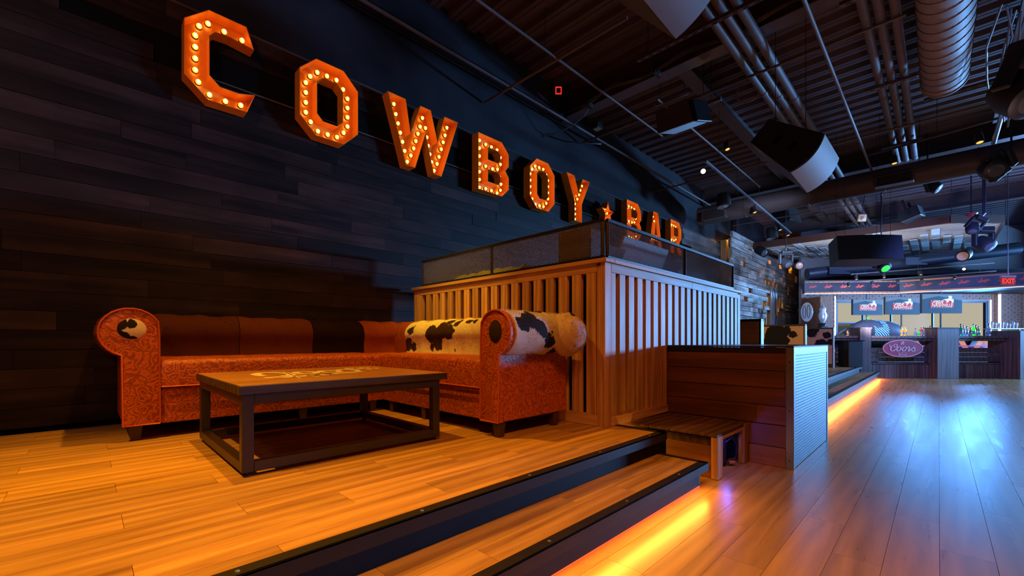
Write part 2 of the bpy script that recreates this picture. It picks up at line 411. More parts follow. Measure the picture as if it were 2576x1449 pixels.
# ================================================================== SETTING
# ---- main floor
fl = struct('floor')
MB().box(-.2, 15.2, -4.2, 33, -.2, -.012).build('subfloor', void_m, fl)
cnt = 0; far = MB(); px = 3.40
i = 0
while px < 15:
    j0 = (i*0.41) % 1.22
    y = -4.0-j0
    while y < 32:
        y1 = y+1.22
        cx, cy = px+.09, (y+y1)/2
        dep = (cy-(cx-CX))*.7071; lat = (cy+(cx-CX))*.7071
        vis = dep > .5 and abs(lat/dep) < 1.35 and y1 > .2
        if px > 3.3:
            if vis and dep < 8.2 and cnt < 296:
                plank('floor_plank', mfloor_m, fl, px+.0008, px+.1792, y+.0008, y1-.0008, -.012, 0); cnt += 1
            else: far.box(px+.0008, px+.1792, y+.0008, y1-.0008, -.012, 0)
        y = y1
    px += .18; i += 1
far.build('far_floor_planks', mfloor_m, fl, kind='stuff')

# ---- raised platform with two step edges
pf = struct('floor_platform')
MB().box(0, 3.195, -4, 2.93, -.01, .318).build('platform_body', riser_m, pf)
MB().box(0, 2.79, 2.93, 5.5, -.01, .318).build('platform_body', riser_m, pf)
MB().box(0, 3.195, 5.5, 16, -.01, .318).build('platform_body', riser_m, pf)
i = 0; px = .02
Lp = 1.03
cnt = 0; far = MB()
while px < 3.19:
    x1 = min(px+.1725, 3.199)
    ph = (.098+.345*((i-14) % 3))
    y = ph-5*Lp
    while y < 15.2:
        a, b = max(y, -4), min(y+Lp, 15.0)
        if x1 > 2.81:
            if a < 2.935 < b: b = 2.935
            elif 2.935 <= a and b <= 5.5: b = a
            elif a < 5.5 < b: a = 5.5
        if a < 2.9 or True:
            if a < 3.0 and b > -1.2: plank('platform_plank', floor_m, pf, px+.0007, x1-.0007, a+.0007, b-.0007, .318, .33)
            elif b > a: far.box(px+.0007, x1-.0007, a+.0007, b-.0007, .318, .33)
        y += Lp
    px = x1+.0001; i += 1
far.build('far_platform_planks', floor_m, pf, kind='stuff')
def steps(y0, y1, label_end):
    # upper edge nosing and lower step
    MB().box(3.20,3.258,y0,y1,.326,.334).box(3.250,3.258,y0,y1,.275,.334).build('nosing', nose_m, pf, bevel=.001)
    MB().box(3.195,3.20,y0,y1-.01,.17,.33).build('riser', riser_m, pf)
    MB().box(3.19,3.50,y0,y1-.02,0,.158).build('step_body', riser_m, pf)
    i = 0
    for xa, xb in ((3.20,3.355),(3.355,3.495)):
        y = y0-.4+.35*i; i += 1
        while y < y1:
            a, b = max(y, y0), min(y+1.03, y1)
            if b > a+.01: plank('step_plank', floor_m, pf, xa+.0007, xb-.0007, a+.0007, b-.0007, .158, .169)
            y += 1.03
    MB().box(3.495,3.553,y0,y1,.166,.173).box(3.546,3.553,y0,y1,.118,.173).build('step_nosing', nose_m, pf, bevel=.001)
    MB().box(3.492,3.498,y0,y1-.01,0,.166).build('lower_riser', plain('copper_pebbled_riser', (.30,.11,.04), .5, 0, .5, .3, 60, 1.0), pf)
    MB().box(3.512,3.530,y0,y1-.03,.150,.158).build('led_strip', led_o, pf, label='amber LED strip under the step nosing')
    MB().box(3.4985,3.503,y0,y1-.03,.002,.006).build('red_led_edge', led_r, pf)
    n = int((y1-y0)/.62)
    for k in range(n):
        yy = y1-.2-.62*k
        MB().lathe([(.0075,0),(.006,.003),(.001,.004)], 8, (3.228, yy, .334)).build('screw', galv, pf)
        MB().lathe([(.0075,0),(.006,.003),(.001,.004)], 8, (3.522, yy-.2, .173)).build('screw', galv, pf)
steps(-4, 2.99, 0)
MB().box(2.85,3.258,2.935,2.992,.326,.334).box(2.85,3.258,2.984,2.992,.275,.334).build('nosing', nose_m, pf)
MB().box(3.19,3.553,2.955,2.992,.166,.173).build('step_nosing', nose_m, pf)
steps(5.5, 14.85, 1)

# ---- left wall: boards, dark gap, plaster
wl = struct('wall_left')
MB().box(-.3, -.021, -4, 24.5, 0, 3.92).build('backing', void_m, wl)
ZT = 3.905; rowh = .1415
cnt = 0; far = MB(); far2 = MB(); r = 0
wallg_m = wood('pale_grey_board', (.17,.16,.155), (.035,.032,.032), 'Y', .6, .25, .8, .45, .5, blot=.5)  # paler, greyer boards for the far stretch of the wall
z = ZT-rowh
while z > .30:
    inner_gap = 3.37 < z+.07 < 3.60
    rr = random.Random(100+r); y = -3.0-rr.uniform(0, 1.2)
    offs = {0:.233, 1:.007, 2:.543, 3:-.194}
    while y < 24:
        Lb = rr.choice((.92, 1.22, 1.22, 1.22, 1.52)); y1 = y+Lb
        if not (inner_gap and y1 > .8 and y < 10.6):
            dpt = rr.uniform(0, .006)
            if y1 > -.75 and y < 6.2 and cnt < 297 and z > .30:
                zz = max(z, .331)
                plank('wall_plank', wallw_m, wl, -.021, dpt*0+.0+round(dpt, 3), y+.001, y1-.001, zz+.0015, z+rowh-.0015); cnt += 1
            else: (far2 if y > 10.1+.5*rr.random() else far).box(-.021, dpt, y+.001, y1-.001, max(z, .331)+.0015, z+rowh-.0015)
        y = y1
    z -= rowh; r += 1
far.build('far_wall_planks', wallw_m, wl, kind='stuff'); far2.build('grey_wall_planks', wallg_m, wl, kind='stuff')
MB().box(-.02, .004, .75, 10.6, 3.362, 3.372).build('ledge_strip', plain('ledge_edge', (.16,.11,.08), .4), wl)
MB().box(-.3, -.03, -4, 24.5, 3.92, 5.30).build('plaster_wall', plaster, wl)
MB().box(-.03, .012, -4, 15, 3.905, 3.925).build('ledge_cap', wood('ledge_cap_wood', (.12,.08,.065), (.04,.03,.025), 'Y'), wl)
MB().box(0, .16, -4, 5.85, 4.80, 5.3).build('soffit', plaster, wl)
MB().cyl((.20,-4,4.72),(.20,13.2,4.72),.022,n=8).build('wall_pipe', pipe_m, wl)

# ---- other walls closing the room
wr = struct('wall_right'); MB().box(16.5, 16.8, -4, 34, 0, 5.3).build('wall_surface', plaster, wr)
wf = struct('wall_front'); MB().box(-.3, 16.8, -4.3, -4, 0, 5.3).build('wall_surface', plaster, wf)
wn = struct('wall_far'); MB().box(-.3, .6, 24.3, 24.6, 0, 5.3).build('wall_surface', plaster, wn)

# ---- ceiling: corrugated deck
ce = struct('ceiling')
m = MB(); y = -4.0; zt, zb = 5.27, 5.20; prof = []
while y < 33:
    prof += [(y, zt), (y+.115, zt), (y+.14, zb), (y+.195, zb), (y+.205, zb+.02), (y+.215, zb), (y+.275, zb)]; y += .30
vs = []; fs = []
for (yy, zz) in prof: vs += [(-.3, yy, zz), (16.8, yy, zz)]
fs = [(2*i, 2*i+1, 2*i+3, 2*i+2) for i in range(len(prof)-1)]
m.add(vs, fs).build('corrugated_deck', deck_m, ce)
MB().box(-.3, 16.8, -4.3, 34, 5.29, 5.4).build('roof_slab', void_m, ce)
for nm, y, h, w in (('steel_beam', 5.9, .40, .22), ('steel_beam', 12.3, .42, .24), ('steel_beam', 17.6, .42, .24), ('steel_beam', -.6, .40, .22)):
    b = MB().box(0, 16, y-w/2, y+w/2, 5.2-h, 5.2-h+.02).box(0, 16, y-.01, y+.01, 5.2-h+.02, 5.18).box(0, 16, y-w/2, y+w/2, 5.18, 5.2)
    b.build(nm, beam_m, ce)
for x in (2.0, 6.9, 11.5):
    MB().box(x-.10,x+.10,6.0,33,4.95,4.97).box(x-.01,x+.01,6.0,33,4.97,5.2).build('joist', beam_m, ce)
# lower dark bulkhead over the far side of the room
MB().add([fr(9.2,13.2,2.95),fr(18,11.5,2.95),fr(18,15.4,2.95),fr(10.7,15.4,2.95),fr(9.2,13.2,3.05),fr(18,11.5,3.05),fr(18,15.4,3.05),fr(10.7,15.4,3.05)],
         [(0,1,2,3),(4,5,6,7),(0,1,5,4),(1,2,6,5),(2,3,7,6),(3,0,4,7)]).build('dropped_ceiling', plain('bulkhead_paint', (.012,.014,.02), .6), ce)

# ================================================================== MARQUEE LETTERS
G = {}
G['C'] = ([[(.166,0),(.464,.004),(.528,.186),(.397,.15),(.255,.15),(.178,.22),(.178,.56),(.22,.615),(.322,.625),(.52,.60),(.459,.785),(.172,.786),(0,.626),(0,.158)]],
          [[(.44,.69),(.30,.70),(.18,.71),(.115,.655),(.088,.56),(.088,.46),(.088,.36),(.088,.26),(.11,.165),(.19,.085),(.31,.075),(.43,.085)]])
def octo(w, h, c): return [(c,0),(w-c,0),(w,c),(w,h-c),(w-c,h),(c,h),(0,h-c),(0,c)]
def inner(w, h, s, c): return [(s+c,s),(w-s-c,s),(w-s,s+c),(w-s,h-s-c),(w-s-c,h-s),(s+c,h-s),(s,h-s-c),(s,s+c)]
def ringpts(w, h, s, c, n=18):
    p = inner(w, h, s, c); P = [Vector(q) for q in p]+[Vector(p[0])]
    L = [(P[i+1]-P[i]).length for i in range(len(P)-1)]; T = sum(L); o = []
    for k in range(n):
        d = T*k/n
        for i, l in enumerate(L):
            if d <= l: o.append(tuple(P[i]+(P[i+1]-P[i])*d/l)); break
            d -= l
    return o
G['O'] = ([octo(.604,.785,.16), inner(.604,.785,.17,.06)], [ringpts(.604,.785,.085,.12)])
G['W'] = ([[(0,.785),(.235,.785),(.30,.40),(.44,.785),(.59,.785),(.69,.42),(.80,.785),(1.017,.785),(.753,0),(.632,0),(.513,.47),(.364,0),(.237,0)]],
          [[(.12,.71),(.145,.60),(.175,.50),(.205,.40),(.235,.30),(.265,.20),(.30,.08)],[(.35,.17),(.39,.27),(.42,.37),(.45,.47),(.48,.57),(.515,.69)],
           [(.56,.58),(.58,.47),(.60,.37),(.625,.27),(.65,.18),(.69,.08)],[(.735,.18),(.765,.28),(.80,.39),(.83,.49),(.86,.59),(.89,.70)]])
G['B'] = ([[(0,0),(.45,0),(.59,.13),(.59,.31),(.52,.39),(.59,.47),(.59,.65),(.45,.785),(0,.785)],
           [(.18,.15),(.37,.15),(.42,.20),(.42,.28),(.37,.32),(.18,.32)],[(.18,.46),(.37,.46),(.42,.51),(.42,.58),(.37,.63),(.18,.63)]],
          [[(.085,.06),(.085,.17),(.085,.28),(.085,.39),(.085,.50),(.085,.61),(.085,.72),(.20,.70),(.31,.70),(.42,.69),(.49,.60),(.49,.50),(.43,.41),(.33,.39),(.20,.39),(.47,.31),(.50,.21),(.49,.12),(.42,.06),(.31,.07),(.20,.07)]])
G['Y'] = ([[(0,.785),(.22,.785),(.34,.50),(.46,.785),(.684,.785),(.44,.33),(.44,0),(.224,0),(.224,.33)]],
          [[(.13,.69),(.17,.60),(.21,.51),(.26,.42),(.33,.33),(.33,.24),(.33,.15),(.33,.06),(.40,.43),(.45,.52),(.49,.61),(.54,.70)]])
st = []
for k in range(10):
    rr_ = .22 if k % 2 == 0 else .095; a = PI/2+k*PI/5; st.append((.21+rr_*math.cos(a), .21+rr_*math.sin(a)))
G['S'] = ([st], [[(.21,.31),(.21,.21),(.13,.24),(.29,.24),(.16,.12),(.26,.12)]])
G['A'] = ([[(.19,.785),(.41,.785),(.60,0),(.42,0),(.385,.14),(.215,.14),(.18,0),(0,0)],[(.245,.27),(.355,.27),(.30,.56)]],
          [[(.09,.07),(.12,.17),(.15,.28),(.18,.39),(.21,.50),(.24,.61),(.30,.70),(.36,.61),(.39,.50),(.42,.39),(.45,.28),(.48,.17),(.51,.07),(.25,.20),(.35,.20)]])
G['R'] = ([[(0,0),(.18,0),(.18,.27),(.25,.27),(.42,0),(.61,0),(.48,.29),(.59,.40),(.59,.65),(.45,.785),(0,.785)],[(.18,.42),(.36,.42),(.42,.47),(.42,.58),(.37,.63),(.18,.63)]],
          [[(.085,.06),(.085,.17),(.085,.28),(.085,.39),(.085,.50),(.085,.61),(.085,.72),(.20,.70),(.31,.70),(.42,.69),(.49,.60),(.49,.50),(.43,.38),(.33,.34),(.20,.34),(.40,.24),(.45,.14),(.50,.06)]])
bulb_mb = MB().ball((0,0,0), .023, 12, 8, (1.25,1,1)); bulb_me = None
sock_me = None
def letter(ch, y0, label, name='marquee_letter', zbase=3.09, first=False):
    global bulb_me, sock_me
    polys, bl = G[ch]
    o = thing(name, label, 'letter sign' if ch != 'S' else 'star sign', (.03, y0, zbase), group='lit marquee letters on the plank wall')
    fn = lambda a, b, t: (t, y0+a, zbase+b)
    MB().prism(polys, .03, .036, fn).build('letter_face', sign_m, o)
    m = MB()
    for p in polys:
        n = len(p); ar = sum(p[i][0]*p[(i+1)%n][1]-p[(i+1)%n][0]*p[i][1] for i in range(n))/2
        sgn = 1 if ar > 0 else -1
        if p is not polys[0]: sgn = -sgn
        offp = []
        for i in range(n):
            a, b, c = Vector(p[i-1]), Vector(p[i]), Vector(p[(i+1)%n])
            d1 = (b-a).normalized(); d2 = (c-b).normalized()
            n1 = Vector((-d1.y, d1.x))*sgn; n2 = Vector((-d2.y, d2.x))*sgn
            mt = (n1+n2); mt = mt/max(.35, mt.length_squared/2) if mt.length > .01 else n1
            offp.append(b+mt*.004)
        vs = [fn(*q, t) for q in p for t in (.036,.166)]+[fn(*q, t) for q in offp for t in (.036,.166)]
        for i in range(n):
            j = (i+1) % n
            m.f += [tuple(len(m.v)+k for k in q) for q in ((2*i,2*j,2*j+1,2*i+1),(2*n+2*i,2*n+2*i+1,2*n+2*j+1,2*n+2*j),(2*i+1,2*j+1,2*n+2*j+1,2*n+2*i+1))]
        m.v += vs
    m.build('letter_rim', sign_m, o)
    for path in bl:
        for (a, b) in path:
            if bulb_me is None:
                q = bulb_mb.build('bulb', bulb_m, None, smooth=60); bulb_me = q.data
            else:
                q = bpy.data.objects.new('bulb', bulb_me); COL.objects.link(q)
            q.parent = o; q.location = (.052, a, b)
            if sock_me is None:
                k_ = MB().cyl((-.018,0,0),(.004,0,0),.0265,.0245,n=12).build('socket', sock_m, None); sock_me = k_.data
            else:
                k_ = bpy.data.objects.new('socket', sock_me); COL.objects.link(k_)
            k_.parent = q
    return o
letter('C', .588, 'large orange marquee letter C with amber bulbs, first letter at the left of the sign')
letter('O', 1.506, 'orange marquee letter O between the C and the W')
letter('W', 2.466, 'wide orange marquee letter W with zigzag rows of bulbs')
letter('B', 3.834, 'orange marquee letter B between the W and the second O')
letter('O', 4.884, 'narrower looking orange marquee letter O between the B and the Y')
letter('Y', 5.813, 'orange marquee letter Y above the corner of the wire mesh guard')
letter('S', 6.89, 'small orange marquee star between the Y and the word BAR', 'marquee_star', 3.23)
letter('B', 7.80, 'orange marquee letter B starting the word BAR, half behind the mesh')
letter('A', 8.76, 'orange marquee letter A in the middle of the word BAR')
letter('R', 9.81, 'orange marquee letter R, last letter at the far end of the sign')

# ================================================================== SECTIONAL SOFA
Z0 = .33
sofa = thing('sectional_sofa', 'L-shaped sofa in tooled orange leather with cowhide back rolls and scroll arms', 'sofa', (.9, 1.2, Z0))
def scroll(y_in, y_out, r, zc, zb, top=1.21):
    "arm front outline in (s, z): s grows outward from the inner face; head leans outward"
    pts = []
    w = .19; c = .105
    # start bottom inner
    pts.append((0, zb)); 
    a0, a1 = -0.15, PI+1.12
    hc = .150; hr = .157
    pts.append((.005, 1.02))
    for k in range(1, 18):
        a = PI-.25-(PI+1.25)*k/18*1.0
        pts.append((hc+hr*math.cos(a), zc+hr*math.sin(a)))
    pts.append((w+.005, .905)); pts.append((w, zb))
    return pts
def arm(front, inner, back, zb=.435):
    """front(s,z,d)->world. s outward, d depth behind the front plane"""
    prof = scroll(0, 0, 0, 1.052, zb)
    MB().prism([prof], 0, .045, front).build('arm_front', leath, sofa, bevel=.006, smooth=40)
    n = len(prof)
    m = MB(); outl = [ (s*1.0, z) for s, z in prof]
    m.tube([front(s, z, -.002) for s, z in outl]+[front(outl[0][0], outl[0][1], -.002)], .006, 6).build('piping', piping, sofa, smooth=60)
def armbody(front, depth, zb=.435):
    MB().prism([[(.006,zb),(.006,1.0),(.184,1.0),(.184,zb)]], .045, depth, front).build('arm_panel', leath, sofa, bevel=.008, smooth=40)
def fur(m, surf, n, ln, rnd, drop=.3):
    "short hair blades on a surface function surf(u,v)->(point, normal)"
    for _ in range(n):
        p, nn = surf(rnd.random(), rnd.random())
        d = (nn+Vector((rnd.uniform(-.5,.5), rnd.uniform(-.5,.5), rnd.uniform(-.6,.2)-drop))*.8).normalized()
        s = d.cross(nn); s = Vector((1,0,0)) if s.length < .01 else s.normalized()
        l = ln*rnd.uniform(.5, 1.2)
        m.add([p-s*.0012-nn*.002, p+s*.0012-nn*.002, p+d*l], [(0,1,2)])
def roll(name, mat, cfun, r0, r1, a0, a1, L0, L1, furn, furl, seed, cap=True, sy=1.0):
    """roll of hide: cfun(a, l, r)->world; radius r, angle a, length l"""
    nA, nL = 26, max(6, int(abs(L1-L0)/.06)); m = MB(); vs = []
    rd = random.Random(seed)
    wob = [rd.uniform(-.004,.004) for _ in range(nL+1)]
    for j in range(nL+1):
        l = L0+(L1-L0)*j/nL
        for i in range(nA+1):
            a = a0+(a1-a0)*i/nA
            vs.append(cfun(a, l, r0+wob[j]+.006*math.sin(3.1*l*8+a*2)))
    fs = [(j*(nA+1)+i, j*(nA+1)+i+1, (j+1)*(nA+1)+i+1, (j+1)*(nA+1)+i) for j in range(nL) for i in range(nA)]
    for j in (0, nL):   # end caps
        c = len(vs); vs.append(cfun(0, L0 if j == 0 else L1, 0))
        fs += [(c, j*(nA+1)+i, j*(nA+1)+i+1) for i in range(nA)]
    m.add(vs, fs)
    m.build(name, mat, sofa, smooth=70)
    if furn:
        f = MB()
        def surf(u, v):
            a = a0+(a1-a0)*u; l = L0+(L1-L0)*v
            p = Vector(cfun(a, l, r0)); c = Vector(cfun(a, l, 0)); return p, (p-c).normalized()
        fur(f, surf, furn, furl, rd)
        f.build('fur', mat, sofa, kind='stuff')
# --- left run along the wall: front plane x=.90, inner face of arm y=.36
frL = lambda s, z, d: (.90-d, .362-s, z)
arm(frL, None, .1); armbody(frL, .80)
brown = hide('brown_hide', (.20,.045,.012), (.02,.006,.003), [((-.2,-.2,.9),.30)], 6, .3, (1,1,6), .3)
dark_h = hide('dark_brown_hide', (.070,.015,.005), (.012,.004,.003), [((.1,.3,.2),.18),((0,-.1,.1),.1)], 5, .3, (1,1,5), .3)
dark2 = hide('umber_hide', (.095,.021,.006), (.02,.005,.003), [((0,.1,.9),.2)], 5, .3, (1,1,5), .3)
black_h = hide('black_hide', (.012,.004,.003), (.006,.003,.002), [], 5, .3, (1,1,5), .3)
red_h = hide('russet_hide', (.26,.050,.010), (.08,.014,.005), [((.2,.9,.9),.2)], 5, .3, (1,1,5), .3)
# arm roll (left), axis along x
cA = lambda a, l, r: (.90-l, .362-.150-(r*1.0)*math.cos(a), 1.052+r*math.sin(a))
roll('arm_roll', brown, cA, .155, .155, -1.25, PI+.15, .045, .82, 5200, .020, 3)
# hide fringe visible around the front
# back along wall: panels in y
def backrun(y0, y1, mat, seed, n):
    # profile: roll bulge at top then sloping front to the seat; x forward
    def cf(a, l, r):
        if r == 0: return (.17, l, 1.04)
        # a: 0 = front bottom, 1 = top, 2 = back
        k = (a)
        x = .17+.165*math.cos(k)*(r/.165); z = 1.045+.165*math.sin(k)*(r/.165)
        if k < 0: # front lower part runs down to the seat
            x = .335+.02*math.sin(k*3)+(r-.165); z = 1.045+k*.20
        return (x, l, z)
    roll('back_panel', mat, cf, .165, .165, -1.0, PI*.75, y0, y1, n, .010, seed)
backrun(.37, .955, dark_h, 5, 1500)
backrun(.960, 1.575, dark2, 6, 1500)
backrun(1.58, 2.10, black_h, 7, 1200)
backrun(2.105, 2.70, red_h, 8, 2200)
MB().ball((0,0,0),.001,4,3)
# seat and base, left run
def cushion(name, x0, x1, y0, y1, z0, z1, mat, crown=.03, rad=.035, n=14, front='x'):
    m = MB(); nx = n; ny = max(8, int((y1-y0)/.08)); vs = []; 
    rd = random.Random(int(x0*100+y1*10))
    b = MB().box(x0, x1, y0, y1, z0, z1-.012)
    return b.build(name, mat, sofa, bevel=rad, smooth=50, seg=3)
def seat(name, x0, x1, y0, y1, z0, z1, mat, seed):
    "cushion with a rounded, slightly lumpy top"
    nx, ny = max(6, int((x1-x0)/.04)), max(6, int((y1-y0)/.04)); rd = random.Random(seed); vs = []
    R_ = .035
    def prof(t, a, b):
        d = min(t-a, b-t); return R_-math.sqrt(max(0, R_*R_-(max(0, R_-d))**2)) if d < R_ else 0
    xs = [x0+(x1-x0)*i/nx for i in range(nx+1)]; ys = [y0+(y1-y0)*i/ny for i in range(ny+1)]
    for v_ in (.008, .02):
        xs += [x0+v_, x1-v_]; ys += [y0+v_, y1-v_]
    xs = sorted(xs); ys = sorted(ys); nx, ny = len(xs)-1, len(ys)-1
    ph = rd.random()*6
    for y in ys:
        for x in xs:
            z = z1-prof(x, x0, x1)-prof(y, y0, y1)*.9+.010*math.sin(PI*(x-x0)/(x1-x0))+.004*math.sin(19*y+ph+5*x)*math.cos(13*x-ph)
            vs.append((x, y, z))
    fs = [(j*(nx+1)+i, j*(nx+1)+i+1, (j+1)*(nx+1)+i+1, (j+1)*(nx+1)+i) for j in range(ny) for i in range(nx)]
    m = MB().add(vs, fs)
    # sides
    ring = [i for i in range(nx+1)]+[(j)*(nx+1)+nx for j in range(1, ny+1)]+[ny*(nx+1)+i for i in range(nx-1, -1, -1)]+[j*(nx+1) for j in range(ny-1, 0, -1)]
    base = len(m.v); m.v += [(vs[i][0], vs[i][1], z0) for i in ring]
    k = len(ring); m.f += [(ring[i], base+i, base+(i+1)%k, ring[(i+1)%k]) for i in range(k)]
    m.f.append(tuple(base+i for i in range(k)))
    return m.build(name, mat, sofa, smooth=40)
seat('seat_cushion', .22, .905, .366, 2.00, .68, .865, leath, 1)
seat('seat_cushion', .22, 2.345, 2.004, 2.62, .66, .862, leath, 2)
MB().tube([(.912,.37,.682),(.912,1.2,.680),(.912,1.995,.678)], .005, 6).build('piping', piping, sofa, smooth=60)
MB().tube([(.915,1.992,.662),(1.6,1.992,.660),(2.34,1.992,.660)], .006, 6).build('piping', piping, sofa, smooth=60)
MB().box(.08,.885,.365,2.72,.43,.672).build('base_panel', leath, sofa, bevel=.006, smooth=40)
MB().box(.889,2.345,2.02,2.72,.43,.652).build('base_panel', leath, sofa, bevel=.006, smooth=40)
# right arm: front plane y=1.985, outer side x=2.55
frR = lambda s, z, d: (2.355+s, 1.985+d, z)
arm(frR, None, .1); armbody(frR, .755)
hideW = (.62,.52,.42); hideD = (.020,.016,.017)
blR = [((2.69,2.12,1.14),.085),((2.67,2.20,1.17),.09),((2.70,2.29,1.10),.085),((2.70,2.36,1.03),.06),((2.66,2.40,.97),.055),((2.62,2.24,1.20),.06),
       ((2.50,2.42,1.21),.06),((2.66,2.62,.95),.055),((2.58,2.50,.91),.06),((2.68,2.72,1.00),.05)]
L0 = Vector((.9,1.2,Z0))
def shift(bl): return [(tuple(Vector(c)-L0), r) for c, r in bl]
cB = lambda a, l, r: (2.355+.150+(r*1.03)*math.cos(a), 1.985+l, 1.052+r*math.sin(a))
white_r = hide('white_hide_black_patches', hideW, hideD, shift(blR), 11, .06, (1,6,1), .35)
roll('arm_roll', white_r, cB, .160, .160, -1.25, PI+.1, .046, .64, 5200, .012, 9)
# back roll, right section (axis along x)
blB = [((.66,2.45,1.12),.06),((.60,2.45,.96),.08),((.70,2.45,.93),.055),((1.03,2.45,1.06),.10),((1.14,2.45,.98),.09),((1.20,2.45,1.12),.10),((1.34,2.45,1.08),.085),
       ((1.42,2.50,1.19),.06),((1.30,2.50,1.20),.06),((1.58,2.50,1.19),.055),((1.66,2.52,1.20),.04),((1.42,2.44,.90),.035),((1.05,2.45,.93),.05)]
white_b = hide('cream_hide_brown_patches', (.66,.52,.33), (.035,.016,.010), shift(blB), 9, .07, (1,1,6), .3)
def cf2(a, l, r):
    if r == 0: return (l, 2.63, 1.04)
    x = l
    if a < 0: return (x, 2.465-(r-.165)-.01*math.sin(a*3), 1.045+a*.20)
    return (x, 2.62-r*math.cos(a), 1.045+r*math.sin(a))
roll('back_panel', white_b, cf2, .165, .165, -1.0, PI*.92, .56, 2.36, 7500, .012, 12)
blE = [((2.66,2.68,1.17),.07),((2.45,2.7,1.2),.06)]
pink_h = hide('pinkish_speckled_hide', (.60,.42,.34), hideD, shift(blE), 11, .05, (1,6,1), .3, speck=.35)
def cf3(a, l, r):   # rounded outer corner end of the back roll, a in 0..pi around, l 0..1 along
    t = l*PI/2; rr = r*math.cos(t*.98)
    return (2.60+.185*math.sin(t), 2.622-rr*math.cos(a), 1.045+rr*math.sin(a)*1.0)
roll('back_roll_end', pink_h, cf3, .168, .168, -PI, PI, 0, 1.0, 1500, .014, 13)
# corner fill roll between the two runs
def cf4(a, l, r):
    t = -PI/2*(1-l)+0
    c = Vector((.22+.25*0, 2.63, 0))
    return (.17+l*.385, 2.63-r*math.cos(a) if a >= 0 else 2.465, 1.045+(r*math.sin(a) if a >= 0 else a*.20))
roll('back_panel', red_h, cf4, .160, .160, -1.0, PI*.9, .0, .99, 1200, .010, 14)
# medallions (flat hide discs on the scroll fronts)
medL = hide('medallion_hide', (.74,.58,.42), (.014,.010,.009), [((-.02,-1.055,.775),.058),((-.02,-.985,.775),.045),((-.02,-1.04,.685),.060),((-.02,-.99,.67),.045)], 14, .02, (1,1,6), .3)
medR = hide('dark_medallion_hide', (.035,.020,.014), (.01,.008,.007), [], 8, .05, (1,1,6), .3)
def medallion(fn, mat, s0, z0, rs, rz):
    m = MB(); n = 28; vs = [fn(s0, z0, -.014)]; 
    for k in range(n): a = 2*PI*k/n; vs.append(fn(s0+rs*.6*math.cos(a), z0+rz*.6*math.sin(a), -.011))
    for k in range(n): a = 2*PI*k/n; vs.append(fn(s0+rs*math.cos(a), z0+rz*math.sin(a), .002))
    fs = [(0, 1+k, 1+(k+1)%n) for k in range(n)]+[(1+k, 1+n+k, 1+n+(k+1)%n, 1+(k+1)%n) for k in range(n)]
    m.add(vs, fs).build('medallion', mat, sofa, smooth=60, label='round hide medallion on the arm front')
medallion(frL, medL, .145, 1.075, .078, .072)
medallion(frR, medR, .155, 1.06, .070, .085)
# legs
lm = plain('dark_wood_leg', (.05,.018,.010), .4, 0, .5, .3, 6, .1)
for (x, y) in ((.84,.24),(.84,1.30),(.84,1.93),(1.02,2.06),(1.56,2.06),(2.50,2.03),(2.50,2.62),(.15,.24),(.15,1.3),(1.5,2.6)):
    m = MB()
    a, b = .034, .025
    vs = [(x-a,y-a,.43),(x+a,y-a,.43),(x+a,y+a,.43),(x-a,y+a,.43),(x-b,y-b,.331),(x+b,y-b,.331),(x+b,y+b,.331),(x-b,y+b,.331)]
    m.add(vs, [(0,1,2,3),(7,6,5,4),(0,4,5,1),(1,5,6,2),(2,6,7,3),(3,7,4,0)]).build('leg', lm, sofa, bevel=.003)

# ================================================================== COFFEE TABLE
tb = thing('coffee_table', 'low rectangular coffee table with printed wood top and dark square steel frame', 'table', (1.73, 1.13, Z0))
X0, X1, Y0, Y1 = 1.166, 2.286, .522, 1.748
n = 9
for k in range(n):
    a = Y0+(Y1-Y0)*k/n; b = Y0+(Y1-Y0)*(k+1)/n
MB().box(X0, X1, Y0, Y1, .735, .779).build('tabletop', tbl_edge, tb, bevel=.003, smooth=30)
MB().box(X0+.004, X1-.004, Y0+.004, Y1-.004, .7785, .7805).build('painted_surface', ttop_m, tb, label='amber printed top surface')
for (x, y) in ((1.215,.562),(2.247,.562),(1.215,1.668),(2.247,1.668)):
    MB().box(x-.026,x+.026,y-.026,y+.026,.352,.735).build('leg', tblm, tb, bevel=.003)
    MB().lathe([(.012,0),(.016,.004),(.016,.010),(.006,.011),(.006,.024)], 12, (x, y, .3305)).build('leveling_foot', blk, tb)
for z0, z1 in ((.352,.402),(.686,.735)):
    for x in (1.215, 2.247): MB().box(x-.025,x+.025,.588,1.642,z0,z1).build('rail', tblm, tb, bevel=.003)
    for y in (.562, 1.668): MB().box(1.241,2.221,y-.025,y+.025,z0,z1).build('rail', tblm, tb, bevel=.003)
# worn stencil print on the top: flat paint shapes
pm = MB(); zz = .7812
def blob(cx, cy, rx, ry, seed, n=22, jag=.18):
    rd = random.Random(seed); pts = [(cx+rx*math.cos(2*PI*k/n)*(1+rd.uniform(-jag,jag)), cy+ry*math.sin(2*PI*k/n)*(1+rd.uniform(-jag,jag))) for k in range(n)]
    i = len(pm.v); pm.v += [(a, b, zz) for a, b in pts]; pm.f.append(tuple(range(i, i+n)))
def ringb(cx, cy, rx, ry, w, seed, n=26, a0=0, a1=2*PI):
    rd = random.Random(seed); i = len(pm.v)
    for k in range(n+1):
        a = a0+(a1-a0)*k/n; j = 1+rd.uniform(-.03,.03)
        pm.v.append((cx+rx*math.cos(a)*j, cy+ry*math.sin(a)*j, zz)); pm.v.append((cx+(rx-w)*math.cos(a)/j, cy+(ry-w)*math.sin(a)/j, zz))
    pm.f += [(i+2*k, i+2*k+2, i+2*k+3, i+2*k+1) for k in range(n)]
